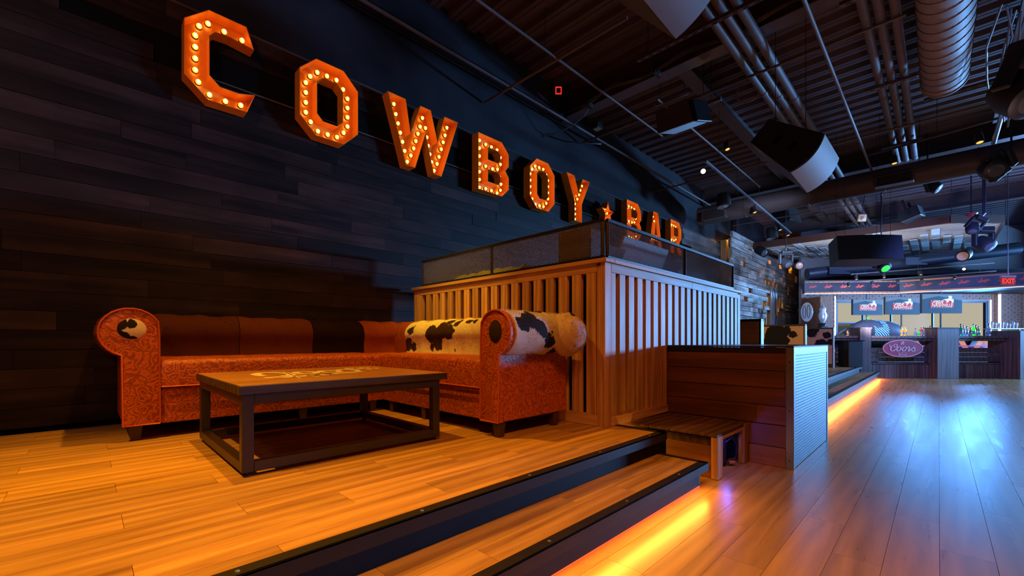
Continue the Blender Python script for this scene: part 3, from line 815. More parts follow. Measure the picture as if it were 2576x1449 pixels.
ringb(1.62,.86,.22,.12,.060,1, a0=-.2, a1=5.2); ringb(1.62,1.06,.13,.08,.045,2); ringb(1.62,1.22,.13,.08,.045,3); ringb(1.60,1.36,.14,.07,.04,4,a0=0,a1=4.4)
for k in range(9): blob(1.90+R.uniform(-.05,.05), .76+k*.045, .035, .03, 20+k)
for k in range(8): blob(1.50+R.uniform(-.12,.12), 1.42+k*.028, .05, .02, 40+k, jag=.3)
for k in range(60): blob(R.uniform(1.3,2.2), R.uniform(.6,1.65), R.uniform(.002,.006), R.uniform(.002,.006), 80+k, 6)
pm.add([(1.86,.98,zz),(1.90,1.00,zz),(1.82,1.38,zz),(1.76,1.38,zz)], [(0,1,2,3)])
pm.add([(1.35,.92,zz),(1.352,.926,zz),(2.02,1.0,zz),(2.02,.99,zz)], [(0,1,2,3)])
pm.add([(1.40,.98,zz),(1.402,.986,zz),(2.06,.88,zz),(2.06,.873,zz)], [(0,1,2,3)])
pm.build('worn_print', print_m, tb, label='worn cream print on the table top', kind='stuff')

# ================================================================== SLATTED BOOTH PARTITION
FA = 2.816; FB = 2.849
bp = thing('slatted_partition', 'L-shaped oak slat partition walling off the booth behind the sofa', 'partition', (FB, FA, Z0))
MB().box(.18,FB-.06,FA+.045,FA+.075,.34,1.58).build('backing_board', void_m, bp)
MB().box(FB-.105,FB-.075,FA+.08,5.95,.34,1.58).build('backing_board', void_m, bp)
# corner post, end posts
MB().box(2.772,2.808,FA,FA+.05,.331,1.585).build('post', slat_z, bp, bevel=.002)
MB().box(2.810,FB+.002,FA-.003,FA+.085,.331,1.600).build('post', slat_z, bp, bevel=.002)
MB().box(.16,.27,FA+.002,FA+.05,.331,1.60).build('post', slat_z, bp, bevel=.002)
MB().box(FB-.05,FB,5.872,5.96,.331,1.585).build('post', slat_z, bp, bevel=.002)
MB().box(FB-.04,FB-.001,FA+.09,FA+.155,.40,1.53).build('post', slat_z, bp, bevel=.002)
k = 0
for i in range(18):
    x = .278+.1412*i-(.004 if i else 0)
    plank('slat', slat_z, bp, x, x+(.090 if i else .06), FA, FA+.042, .42, 1.53, .002)
for i in range(20):
    y = 3.029+.1437*i
    if y+.09 < 5.87: plank('slat', slat_z, bp, FB-.042, FB, y, y+.088, .40, 1.53, .002)
MB().box(.27,1.90,FA-.001,FA+.045,1.53,1.60).build('top_rail', slat_x, bp, bevel=.002)
MB().box(1.902,2.772,FA-.001,FA+.045,1.53,1.60).build('top_rail', slat_x, bp, bevel=.002)
MB().box(FB-.045,FB+.001,FA+.09,4.45,1.53,1.60).build('top_rail', slat_y, bp, bevel=.002)
MB().box(FB-.045,FB+.001,4.452,5.872,1.53,1.60).build('top_rail', slat_y, bp, bevel=.002)
MB().box(.27,2.772,FA-.001,FA+.045,.331,.42).build('base_rail', slat_x, bp, bevel=.002)
MB().box(FB-.045,FB+.012,FA+.09,3.87,.332,.400).build('base_rail', slat_y, bp, bevel=.002)
MB().box(.13,FB+.022,FA-.022,FA+.11,1.600,1.632).build('cap', slat_x, bp, bevel=.003)
MB().box(FB-.11,FB+.022,FA+.112,5.99,1.600,1.632).build('cap', slat_y, bp, bevel=.003)
# booth floor riser side under the partition, lit warm from inside the gap
MB().box(FB-.05,FB-.01,2.995,5.95,0,.331).build('booth_riser', slat_y, bp)

# mesh guards ------------------------------------------------------
def mesh_panel(parent, P0, ax, L, z0, z1):
    "expanded metal: diamond strands between P0 and P0+ax*L"
    cw, chh = .034, .0145; nx = max(2, int(L/cw)); nz = max(2, int((z1-z0)/chh)); cw = L/nx; chh = (z1-z0)/nz
    P0 = Vector(P0); ax = Vector(ax); nrm = ax.cross(Vector((0,0,1))); m = MB()
    t = .0016
    def pt(i, j): return P0+ax*(cw*i/2)+Vector((0,0,z0+chh*j/2))
    for j in range(0, 2*nz):
        for i in range(0, 2*nx):
            a, b = (pt(i, j), pt(i+1, j+1)) if (i+j) % 2 == 0 else (pt(i, j+1), pt(i+1, j))
            vs = [a+Vector((0,0,t))+nrm*.001, a-Vector((0,0,t))-nrm*.001, b-Vector((0,0,t))-nrm*.001, b+Vector((0,0,t))+nrm*.001]
            vs2 = [v_+nrm*.003 for v_ in (vs[0], vs[3])]
            m.add(vs+vs2, [(0,1,2,3),(0,3,5,4)])
    return m.build('mesh_panel', mesh_m, parent)
mesh_m = plain('expanded_steel', (.34,.33,.33), .45, .2, .5, .2, 30)
def guard(P0, ax, Ls, label):
    P0 = Vector(P0); ax = Vector(ax)
    o = thing('mesh_guard', label, 'mesh guard', P0)
    o['group'] = 'black mesh guards on the partition'
    Lt = sum(Ls); z0, z1 = 1.633, 1.948
    w = .026
    def seg(n, a, b): MB().bar(a, b, w, w).build(n, blkm, o, bevel=.002)
    seg('frame_rail', P0+Vector((0,0,z0+w/2)), P0+ax*Lt+Vector((0,0,z0+w/2)))
    seg('frame_rail', P0+Vector((0,0,z1-w/2)), P0+ax*Lt+Vector((0,0,z1-w/2)))
    s = 0
    for k, L in enumerate([0]+Ls):
        s += L
        c = P0+ax*min(max(s, w/2), Lt-w/2)
        seg('frame_post', c+Vector((0,0,z0+w)), c+Vector((0,0,z1-w)))
    s = 0
    for L in Ls:
        mesh_panel(o, P0+ax*(s+.014), ax, L-.028, z0+.024, z1-.024); s += L
    return o
guard((.305, FA+.03, 0), (1,0,0), [1.226, 1.29], 'black mesh guard on the orange lit side of the slat partition')
guard((FB-.018, FA+.05, 0), (0,1,0), [1.434, 1.437], 'black mesh guard on the blue lit side of the slat partition')
MB_ = MB().box(2.60,2.80,FA+.10,FA+.16,1.633,2.0)
# things inside the booth
cs = thing('equipment_case', 'grey cloth covered long case lying behind the mesh guard', 'case', (1.15, 3.2, 1.60))
m = MB(); vs = []; nn = 14
for i in range(nn+1):
    x = .62+1.05*i/nn; h = .17*(1-.15*abs(i/nn-.5))+.012*math.sin(i*2.3)
    for (yy, zz_) in ((3.02,0),(3.05,.62*h),(3.13,h),(3.26,h*1.02),(3.33,.6*h),(3.36,0)): vs.append((x+.03*math.sin(i), yy, 1.60+zz_))
fs = [(i*6+j, i*6+j+1, (i+1)*6+j+1, (i+1)*6+j) for i in range(nn) for j in range(5)]
fs += [tuple(range(6)), tuple(nn*6+j for j in range(6))]
m.add(vs, fs).build('case_body', cloth_m, cs, smooth=35)
MB().tube([(.95,3.045,1.64),(1.0,3.02,1.70),(1.08,3.02,1.70),(1.14,3.045,1.64)], .006, 6).build('carry_handle', blk, cs)
dk = struct('trim_1', (0,0,0)); dk['kind'] = 'structure'
MB().box(.05,2.70,3.0,5.9,1.57,1.598).build('booth_shelf', blk, dk)
co = thing('control_desk', 'pair of pale tilted desk lids standing open inside the booth', 'control desk', (2.3, 4.0, 1.6))
Mt = Matrix.Rotation(-18*D2R, 3, 'Z') @ Matrix.Rotation(38*D2R, 3, 'Y')
MB().cbox(2.42,4.15,1.80,.03,.95,.46, Matrix.Rotation(22*D2R,3,'Y')).build('tilted_lid', plain('pale_case_lid', (.50,.50,.52), .5), co, bevel=.003)
MB().cbox(2.45,3.42,1.74,.03,.50,.30, Matrix.Rotation(30*D2R,3,'Y')).build('tilted_panel', plain('grey_panel', (.20,.20,.22), .5), co, bevel=.003)
MB().box(2.25,2.60,3.20,4.7,1.60,1.65).build('desk_surface', blk, co, bevel=.004)
cl = thing('booth_speaker', 'dark upright speaker box behind the mesh by the partition corner', 'speaker', (2.5, 3.06, 1.6))
MB().box(2.30,2.64,2.93,3.15,1.60,1.94).build('cabinet', box_m, cl, bevel=.006)
MB().box(2.32,2.62,2.92,2.93,1.62,1.92).build('grille', plain('dark_grille', (.03,.03,.03), .6), cl)

# ================================================================== CABINET (low counter)
cb = thing('divider_cabinet', 'low plank fronted cabinet with black top and steel cladding on its end', 'cabinet', (3.36, 4.6, 0))
CX0, CX1, CY0, CY1 = FB+.003, 3.862, 3.876, 5.30
MB().box(CX0, CX1-.01, CY0+.015, CY1, .002, .90).build('carcass', blk, cb)
rows = [(.155,.325),(.33,.475),(.478,.617),(.620,.755),(.758,.897)]
for k, (a, b) in enumerate(rows):
    if k in (1, 3):
        xs = CX0+.65+.1*k
        plank('cladding_board', cab_x, cb, CX0, xs-.001, CY0, CY0+.014, a+.001, b-.001, .001)
        plank('cladding_board', cab_x, cb, xs+.001, CX1-.05, CY0, CY0+.014, a+.001, b-.001, .001)
    else: plank('cladding_board', cab_x, cb, CX0, CX1-.05, CY0, CY0+.014, a+.001, b-.001, .001)
plank('base_board', bench_x, cb, 3.55, CX1-.052, CY0-.006, CY0+.014, .003, .150, .001)
MB().box(CX0, CX1-.052, CY0-.004, CY0+.014, .898, .942).build('edge_trim', blkm, cb, bevel=.001)
MB().box(CX1-.05, CX1, CY0-.006, CY0-.002, .001, .944).box(CX1-.001, CX1+.004, CY0-.006, CY0+.045, .001, .944).build('corner_angle', galv, cb, bevel=.001)
MB().box(CX1-.001, CX1+.004, CY1-.045, CY1+.002, .001, .944).build('corner_angle', galv, cb, bevel=.001)
MB().box(CX1-.001, CX1+.004, CY0+.045, CY1-.045, .885, .944).build('edge_strip', galv, cb, bevel=.001)
MB().box(CX1-.010, CX1-.001, CY0+.01, CY1-.01, .004, .90).build('embossed_panel', emb_m, cb)
MB().box(CX0-.001, CX1+.004, CY0-.006, CY1+.002, .944, .955).build('top', plain('black_laminate', (.016,.016,.018), .22, 0, .6, .2, 3), cb, bevel=.001)
for z in (.06,.45,.83): MB().cyl((CX1-.025,CY0-.009,z),(CX1-.025,CY0-.005,z),.006,n=8).build('screw', blk, cb)

# ================================================================== STEP BOX with slatted top
bb = thing('step_box', 'low wooden step box with dark slatted top in front of the cabinet', 'step box', (3.2, 3.5, 0))
BX0, BX1, BY0, BY1 = 2.865, 3.547, 3.18, 3.868
MB().box(3.15, BX1-.05, BY0+.03, BY0+.05, .003, .235).build('front_board', bench_x, bb, bevel=.001)
MB().box(3.15, BX1-.05, BY0+.028, BY0+.05, .237, .292).build('front_rail', bench_y, bb, bevel=.001)
MB().box(BX1-.048, BX1, BY0, BY0+.10, .003, .305).build('leg', slat_z, bb, bevel=.002)
MB().box(BX1-.048, BX1, BY1-.10, BY1, .003, .322).build('leg', slat_z, bb, bevel=.002)
MB().box(BX1-.06, BX1-.005, BY0+.10, BY1-.10, .275, .300).build('side_rail', slat_y, bb, bevel=.001)
xs = [BX0, 3.02, 3.19, 3.36, BX1-.002]
for k in range(4):
    plank('slat', bench_y, bb, xs[k]+.002, xs[k+1]-.003, BY0-.004, BY1-.004, .304, .323, .002)
MB().box(2.905,3.15,BY0+.20,BY1-.03,.02,.30).build('inner_block', void_m, bb)
ps = thing('power_unit', 'small black power unit with blue indicator light under the step box', 'power unit', (3.36, 3.5, 0))
MB().box(3.22,3.46,3.42,3.62,.02,.22).build('housing', box_m, ps, bevel=.005)
MB().box(3.462,3.468,3.45,3.475,.19,.215).build('indicator', led_b, ps)
lamp('POINT', 'power_unit_glow', (3.50,3.50,.22), (3.5,3.5,0), 1.2, (.05,.12,1.0), .01)
MB().box(3.22,3.24,3.44,3.46,.0,.02).box(3.44,3.46,3.44,3.46,.0,.02).box(3.22,3.24,3.58,3.60,.0,.02).box(3.44,3.46,3.58,3.60,.0,.02).build('feet', blk, ps)
for k in range(2):
    cbl = MB().tube([(3.47,3.56+.03*k,.20),(3.51,3.60+.03*k,.24),(3.52,3.66+.03*k,.17),(3.51,3.68+.02*k,.07),(3.49,3.64,.03+.012*k),(3.46,3.60,.02)], .007, 8).build('cable', blk, ps, smooth=60)
MB().cyl((3.475,3.62,.028),(3.505,3.655,.028),.016,n=10).build('plug', plain('orange_plug', (.45,.16,.04), .5), ps)
lamp('POINT', 'gap_light', (2.95,3.09,.16), (3,3,0), 1.0, AMB, .03)

# ================================================================== BANQUETTES beyond the cabinet
def banq(y, label, first, mat_face, w0=1.75):
    o = thing('booth_bench', label, 'booth seat', (2.3, y, Z0), group='high backed booth benches along the upper level')
    x0, x1 = w0, 2.85
    MB().box(x0,x1-.02,y+.02,y+.10,.331,1.28).build('back_core', blk, o)
    MB().box(x0+.01,x1-.03,y-.0,y+.022,.42,1.275).build('back_panel', mat_face, o, bevel=.006)
    MB().box(x0,x1,y-.004,y+.104,1.28,1.31).build('top_trim', blkm, o, bevel=.002)
    MB().box(x1-.02,x1,y-.004,y+.13,.331,1.28).build('end_trim', galv, o, bevel=.002)
    MB().box(x0,x1-.03,y+.13,y+.60,.331,.68).build('seat_base', leath, o, bevel=.005)
    MB().box(x0,x1-.01,y+.12,y+.62,.68,.80).build('seat_cushion', leath, o, bevel=.03, smooth=50, seg=3)
    MB().box(x0+.01,x1-.03,y+.10,y+.16,.80,1.275).build('front_back_panel', leath, o, bevel=.02, smooth=50, seg=2)
    return o
rd = random.Random(4)
def spots(n, y): return [((rd.uniform(-.5,.5), -.01, rd.uniform(.15,.95)), rd.uniform(.05,.16)) for _ in range(n)]
orangep = wood('amber_booth_panel', (.55,.22,.07), (.35,.12,.035), 'X', .45, .4, .8, .1, .2)
banq(6.88, 'booth bench with plain amber wood back nearest the slat partition', True, orangep)
hb1 = hide('tan_hide_black_patches', (.50,.33,.20), (.012,.012,.015), [((.05,0,.78),.20),((.22,0,.85),.10),((.18,0,.66),.12),((-.05,0,.60),.15),((.35,0,.78),.07)], 10, .08, (1,1,5), .3, speck=.8)
banq(9.76, 'booth bench with tan and black cowhide back, second from the slat partition', False, hb1)
hb2 = hide('tan_hide_dark_spots', (.46,.30,.20), (.012,.012,.015), [((.42,0,.80),.09),((.10,0,.85),.12),((.30,0,.58),.13),((.22,0,.92),.06),((.48,0,.62),.08)], 10, .08, (1,1,5), .3, speck=.8)
banq(12.86, 'booth bench with spotted cowhide back nearest the bar', False, hb2)

# ================================================================== PALLET WALL
PX = .35
pw = thing('pallet_wall', 'grey weathered pallet board wall with amber lit gaps beyond the slat partition', 'pallet wall', (PX, 18, Z0))
MB().box(.02, PX-.16, 13.5, 22.8, .33, 4.0).build('backing_wall', pstud, pw)
y = 13.5
sm_ = MB()
while y < 22.8:
    plank('stud', pstud, pw, PX-.12, PX-.035, y, y+.09, .34, 4.02); y += .52
rr = random.Random(11)
z = .40; row = 0
while z < 4.05:
    y = 13.45+rr.uniform(-.25, .15); 
    while y < 22.8:
        L_ = rr.choice((.8,1.1,1.5,1.9)); g_ = rr.choice((.02,.02,.05,.22,.38)) if z > .9 else .02
        y1 = min(y+L_, 22.85)
        hole = 17.2 < (y+y1)/2 < 18.7 and 1.1 < z < 3.0
        if y1-y > .12 and not (hole and rr.random() < .75):
            plank('pallet_board', grey_y, pw, PX-.035, PX+round(rr.choice((0,.012,.02)),3), y, y1, z+.004, z+.142)
        y = y1+g_
    z += .152; row += 1
plank('top_board', grey_y, pw, PX-.05, PX+.03, 13.45, 15.6, 4.07, 4.22)
MB().box(.03,.06,13.6,22.6,3.9,3.93).build('cove_strip', lampo_m, pw, label='amber cove light behind the boards')
lamp('AREA', 'pallet_cove_light', (.24, 17.5, 4.05), (.24, 17.5, 0), 60, AMB, .05, 8.0)
for yy in (14.3, 16.2, 18.2, 20.2): lamp('POINT', 'pallet_gap_light', (.22, yy, 2.4), (0,0,0), 14, AMB, .05)
# silver rider cut-out
rc = thing('rider_cutout', 'polished metal cut-out figure mounted in the gap of the pallet wall', 'wall art', (PX+.05, 18, 1.2))
steel = plain('polished_steel', (.62,.64,.68), .35, .5)
MB().prism([[(17.45,1.15),(18.15,1.15),(18.35,2.95),(17.5,2.95)]], PX+.02, PX+.03, lambda a, b, t: (t, a, b)).build('pale_backing', plain('pale_panel', (.60,.62,.68), .5), rc)
MB().prism([[(17.75,1.15),(17.9,1.15),(17.95,1.6),(18.15,1.2),(18.3,1.25),(18.1,1.8),(18.15,2.3),(18.3,2.5),(18.25,2.9),(18.05,2.95),(17.95,2.6),(17.8,2.7),(17.6,3.0),(17.5,2.95),(17.75,2.5),(17.8,2.0)]], PX+.05, PX+.06, lambda a, b, t: (t, a, b)).build('figure', steel, rc)
MB().tube([(PX+.07,17.72,2.9),(PX+.07,17.9,2.6),(PX+.07,17.85,2.2),(PX+.07,18.0,1.9),(PX+.07,17.9,1.5)], .012, 6).build('outline', blk, rc)
# starry black end wall over the pallet wall
sw = struct('wall_back_panel'); MB().box(.0,.12,14.6,24,4.2,5.2).build('star_panel', starry, sw)

# ================================================================== CANOPY
cz = 3.97
cn = thing('slatted_canopy', 'hanging timber canopy of thin slats and grey boards over the dance floor', 'canopy', (3, 18, cz))
def cpt(px, py): 
    d = (cz-1)*FPX/(HY-py); return at(px, py, d)
ring = [cpt(1895,627), cpt(2389,561), cpt(2525,561), cpt(2490,622), cpt(2046,668)]
ring[0] = Vector((.40, ring[0].y, cz)); ring[4].z = cz
for i in range(5):
    a, b = ring[i], ring[(i+1)%5]
    MB().bar(a+Vector((0,0,.10)), b+Vector((0,0,.10)), .06, .20).build('edge_beam', plain('red_brown_beam', (.06,.022,.013), .5, 0, .4, .3, 3), cn)
def inside_span(y):
    xs = []
    for i in range(5):
        a, b = ring[i], ring[(i+1)%5]
        if (a.y-y)*(b.y-y) < 0: xs.append(a.x+(b.x-a.x)*(y-a.y)/(b.y-a.y))
    return (min(xs), max(xs)) if len(xs) >= 2 else None
ymin = min(p.y for p in ring); ymax = max(p.y for p in ring)
y = ymin+.12
canb = plain('pale_canopy_board', (.62,.61,.58), .6, 0, .3, .35, 14, .2)
slatc = plain('cream_slat', (.50,.40,.30), .5, 0, .4)
while y < ymax:
    s_ = inside_span(y)
    if s_: MB().box(s_[0], s_[1], y, y+.05, cz+.02, cz+.07).build('slat', slatc, cn)
    y += .27
rr = random.Random(5)
x = .75
while x < 6.6:
    for _ in range(6):
        yy = rr.uniform(ymin, ymax-.6); Lb = rr.uniform(.5, 1.3)
        s_ = inside_span(yy); s2 = inside_span(min(yy+Lb, ymax-.05))
        if s_ and s2 and s_[0] < x < s_[1]-.2 and s2[0] < x < s2[1]-.2 and rr.random() < .75:
            plank('canopy_board', canb, cn, x, x+.17, yy, min(yy+round(Lb,1), ymax-.05), cz-.005, cz+.018)
    x += .235
for q in (ring[0], ring[1], ring[2], ring[3], ring[4]):
    MB().cyl(q+Vector((.03,.03,.2)), (q.x+.03, q.y+.03, 5.19), .006, n=6).build('hanger', blk, cn)

# ================================================================== BACK WALL, WINDOW, SOFFIT
bw = struct('wall_back', (0,0,0))
def box_fr(m, l0, l1, d0, d1, z0, z1):
    c = [fr(l0,d0,z0),fr(l1,d0,z0),fr(l1,d1,z0),fr(l0,d1,z0),fr(l0,d0,z1),fr(l1,d0,z1),fr(l1,d1,z1),fr(l0,d1,z1)]
    return m.add(c, [(0,3,2,1),(4,5,6,7),(0,1,5,4),(1,2,6,5),(2,3,7,6),(3,0,4,7)])
DW = 15.5
WL, WR_, WB, WT = 11.80, 17.30, .85, 2.42
m = MB(); box_fr(m, 10.5, WL, DW, DW+.125, 0, 5.2); box_fr(m, WR_, 29, DW, DW+.125, 0, 5.2); box_fr(m, WL, WR_, DW, DW+.125, 0, WB); box_fr(m, WL, WR_, DW, DW+.125, WT, 5.2)
m.build('wall_surface', mortar_m, bw)
m = MB(); m.add([(1.12,18.4,0),(.35,22.8,0),(-.2,24.6,0),(1.5,18.9,0),(1.12,18.4,5.2),(.35,22.8,5.2),(-.2,24.6,5.2),(1.5,18.9,5.2)],[(0,1,5,4),(1,2,6,5),(2,3,7,6),(3,0,4,7)]); m.build('wall_return', mortar_m, bw)
def bricks(name, l0, l1, z0, z1, d, parent):
    m = MB(); z = z0; i = 0
    while z < z1-.01:
        l = l0-(.12 if i % 2 else 0)
        while l < l1:
            a, b = max(l, l0), min(l+.225, l1)
            if b-a > .03: box_fr(m, a+.004, b-.004, d-.012-R.uniform(0,.006), d, z+.004, min(z+.071, z1))
            l += .235
        z += .08; i += 1
    m.build(name, brick_m, parent, kind='stuff')
bricks('bricks', 10.5, WL-.05, 1.0, 2.7, DW, bw)
bricks('bricks', WR_+.12, 17.6, 1.0, 2.75, DW, bw)
bricks('bricks', WL, WR_+.1, WT+.06, 2.75, DW, bw)
pil = MB(); box_fr(pil, 17.62, 18.45, DW-.12, DW, 0, 2.67); pil.build('pier', mortar_m, bw)
bricks('bricks', 17.64, 18.45, 1.0, 2.66, DW-.12, bw)
m = MB(); box_fr(m, 17.54, 17.61, DW-.14, DW-.10, 1.0, 2.66); m.build('light_strip', led_w, bw)
m = MB(); box_fr(m, 18.46, 18.50, DW-.14, DW-.10, .8, 2.66); m.build('light_strip', led_w, bw)
m = MB(); box_fr(m, WL-.10, WL-.06, DW-.03, DW-.01, 1.0, 2.6); m.build('light_strip', led_w, bw)
m = MB(); box_fr(m, WR_+.05, WR_+.09, DW-.03, DW-.01, 1.0, WT+.05); m.build('light_strip', led_w, bw)
m = MB(); box_fr(m, 10.55, 10.95, DW-.9, DW, 0, 2.5); m.build('timber_column', trimw, bw)
m = MB(); box_fr(m, 11.0, 11.22, DW-.5, DW, 0, 2.5); m.build('pale_column', plain('pale_column_paint', (.45,.40,.40), .6), bw)
wi = struct('window_1')
fm = plain('window_frame_steel', (.05,.075,.13), .4, .3)
m = MB()
for a, b, c, d in ((WL, WR_, WB, WB+.05), (WL, WR_, WT-.05, WT), (WL, WL+.05, WB, WT), (WR_-.06, WR_, WB, WT)): box_fr(m, a, b, DW+.02, DW+.12, c, d)
m.build('window_frame', fm, wi)
for l in (13.0, 13.85): pass
for l in (13.83, 15.35):
    m = MB(); box_fr(m, l-.02, l+.02, DW+.04, DW+.10, WB, WT); m.build('mullion', fm, wi)
m = MB(); box_fr(m, WL, 13.83, DW+.04, DW+.10, 1.62, 1.66); m.build('mullion', fm, wi)
m = MB(); box_fr(m, 12.78, 12.82, DW+.04, DW+.10, 1.64, WT); m.build('mullion', fm, wi)
for a, b in ((WL+.05,13.81),(13.85,15.33),(15.37,WR_-.06)):
    m = MB(); box_fr(m, a, b, DW+.065, DW+.071, WB+.05, WT-.05); m.build('pane', glass_m, wi)
# buildings outside
ob = struct('exterior'); m = MB(); box_fr(m, 20.5, 22.6, 27, 30, -3, 1.9); box_fr(m, 21.4, 21.9, 27, 30, 1.9, 2.15); m.build('far_building', plain('far_building_wall', (.38,.42,.46), .8), ob)

# soffit: bends at px 2264
sf = struct('trim_2')
sof_a, sof_b, sof_c = fr(10.2, 12.2), fr(10.90, 12.0), fr(13.3, 9.9)
sof_0 = fr(8.36, 12.2)
for a, b in ((sof_0, sof_b), (sof_b, sof_c)):
    d = (b-a).normalized(); nrm = Vector((d.y, -d.x, 0))
    for nm, z0, z1, off, mt in (('fascia_panel', 2.36, 2.64, 0, plain('dark_blue_fascia', (.010,.014,.030), .5)), ('lower_trim_board', 2.33, 2.375, .02, trimw), ('upper_trim_board', 2.64, 2.675, .02, trimw)):
        m = MB(); vs = []
        for z in (z0, z1):
            for p, o_ in ((a, off), (b, off), (b, -.1), (a, -.1)): q = p+nrm*o_; vs.append((q.x, q.y, z))
        m.add(vs, [(0,1,2,3),(4,5,6,7),(0,1,5,4),(1,2,6,5),(2,3,7,6),(3,0,4,7)]).build(nm, mt, sf)
    m = MB(); vs = []
    for z in (2.318, 2.33):
        for p, o_ in ((a, .03), (b, .03), (b, -.02), (a, -.02)): q = p+nrm*o_; vs.append((q.x, q.y, z))
    m.add(vs, [(0,1,2,3),(4,5,6,7),(0,1,5,4),(1,2,6,5),(2,3,7,6),(3,0,4,7)]).build('soffit_light_strip', led_w, sf)
    # bucking bull emblems, flat red shapes
    L_ = (b-a).length; nb = max(2, round(L_/.42)) if a is sof_0 else 9
    bull = [(-.14,.00),(-.11,.03),(-.06,.035),(-.055,.09),(-.03,.105),(-.02,.04),(.03,.05),(.07,.075),(.13,.055),(.15,.03),(.10,.02),(.06,-.005),(.03,-.03),(.0,-.015),(-.05,-.01),(-.09,-.045),(-.10,-.03),(-.08,-.005)]
    for k in range(nb):
        c = a+d*(L_*(k+.5)/nb)+nrm*.004
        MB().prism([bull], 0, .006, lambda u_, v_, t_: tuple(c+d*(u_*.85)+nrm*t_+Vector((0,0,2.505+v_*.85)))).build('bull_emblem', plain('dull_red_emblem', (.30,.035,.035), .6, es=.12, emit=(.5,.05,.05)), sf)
m = MB(); m.add([(sof_0.x,sof_0.y,2.675),(sof_b.x,sof_b.y,2.675),(sof_c.x,sof_c.y,2.675),tuple(fr(29,15.45,2.675)),tuple(fr(10.75,15.45,2.675)),
                (sof_0.x,sof_0.y,2.71),(sof_b.x,sof_b.y,2.71),(sof_c.x,sof_c.y,2.71),tuple(fr(29,15.45,2.71)),tuple(fr(10.75,15.45,2.71))],
               [(0,1,2,3,4),(5,6,7,8,9),(0,1,6,5),(1,2,7,6),(2,3,8,7),(3,4,9,8),(4,0,5,9)]).build('soffit_board', plain('soffit_paint', (.02,.02,.03), .6), sf)
lamp('AREA', 'soffit_glow', fr(14.5, 14.6, 2.62), fr(14.5, 15.2, .5), 60, (.45,.62,1.0), 5.5, .2).rotation_euler = (0.25, 0, PI/4)

# ================================================================== BAR
DB = 11.35
ba = thing('bar_counter', 'long dark oak bar counter with square posts in front of the window', 'bar counter', fr(13, DB, 0), (0,0,0))
def bbox(name, l0, l1, d0, d1, z0, z1, mat, **k):
    m = MB(); box_fr(m, l0, l1, d0, d1, z0, z1); return m.build(name, mat, k.pop('parent', ba), **k)
bbox('counter_top', 7.9, 13.9, DB-.20, DB+.38, 1.055, 1.118, bar_wood, bevel=.006)

for (a, b) in ((8.72, 9.28), (9.62, 11.78), (12.52, 13.10)):
    pass
PIL = 9.05, 9.34, 11.06, 11.62
for (a, b) in ((7.9, 9.05), (9.34, 11.06), (11.62, 13.0)):
    zz = .02
    for k, (z0, z1) in enumerate(((.43,.555),(.56,.675),(.68,.80))):
        bbox('front_board', a, b, DB+.02, DB+.05, z0, z1, bar_wood, bevel=.003)
    l = a
    while l < b-.05:
        e = min(l+.19, b); bbox('upright_board', l+.002, e-.002, DB-.05, DB-.02, .0, .37, bar_woodz); l = e
    bbox('ledge', a, b, DB-.08, DB+.02, .37, .40, bar_wood, bevel=.003)
    bbox('kick', a, b, DB-.0, DB+.04, .0, .42, blk)
    bbox('top_edge', 7.9 if a < 8 else a, b, DB-.16, DB+.34, .98, 1.054, bar_wood, bevel=.004)
for (a, b) in ((PIL[0], PIL[1]), (PIL[2], PIL[3])):
    bbox('post', a, b, DB-.26, DB+.10, 0, 1.30, bar_woodz, bevel=.006)
    m = MB(); box_fr(m, a-.01, b+.01, DB-.27, DB+.11, 1.30, 1.335); m.build('post_cap', bar_woodz, ba, bevel=.004)
bbox('end_post', 12.98, 13.7, DB-.45, DB+.3, 0, 1.25, bar_woodz, bevel=.006)
bbox('dark_infill', 7.9, 9.05, DB+.05, DB+.08, .80, .98, blk)
bbox('inner_shelf', 9.34, 13.0, DB+.10, DB+.55, .76, .78, plain('shelf_metal', (.2,.22,.26), .3, .7))
# glowing zigzag back panel seen through the opening
for k in range(16):
    c0 = 11.35+.16*k
    if c0 > 13.3: continue
    mt = emitter('orange_zigzag', (.75,.30,.14), .9) if k % 2 == 0 and 'orange_zigzag' not in bpy.data.materials else (bpy.data.materials['orange_zigzag'] if k % 2 == 0 else plain('dark_zigzag', (.06,.05,.06), .5))
    s_ = .14*(1 if (k//3) % 2 else -1)
    m = MB(); m.add([fr(c0,DB+.62,.79),fr(c0+.17,DB+.62,.79),fr(c0+.17+s_,DB+.62,1.02),fr(c0+s_,DB+.62,1.02),fr(c0,DB+.64,.79),fr(c0+.17,DB+.64,.79),fr(c0+.17+s_,DB+.64,1.02),fr(c0+s_,DB+.64,1.02)],
                    [(0,1,2,3),(4,5,6,7),(0,1,5,4),(1,2,6,5),(2,3,7,6),(3,0,4,7)]).build('zigzag_panel', mt, ba)
bbox('purple_light_strip', 11.3, 13.3, DB+.56, DB+.60, .82, .86, emitter('purple_led', (.38,.10,.62), .9))
bbox('back_board', 9.4, 13.6, DB+.66, DB+.70, .70, 1.03, blk)

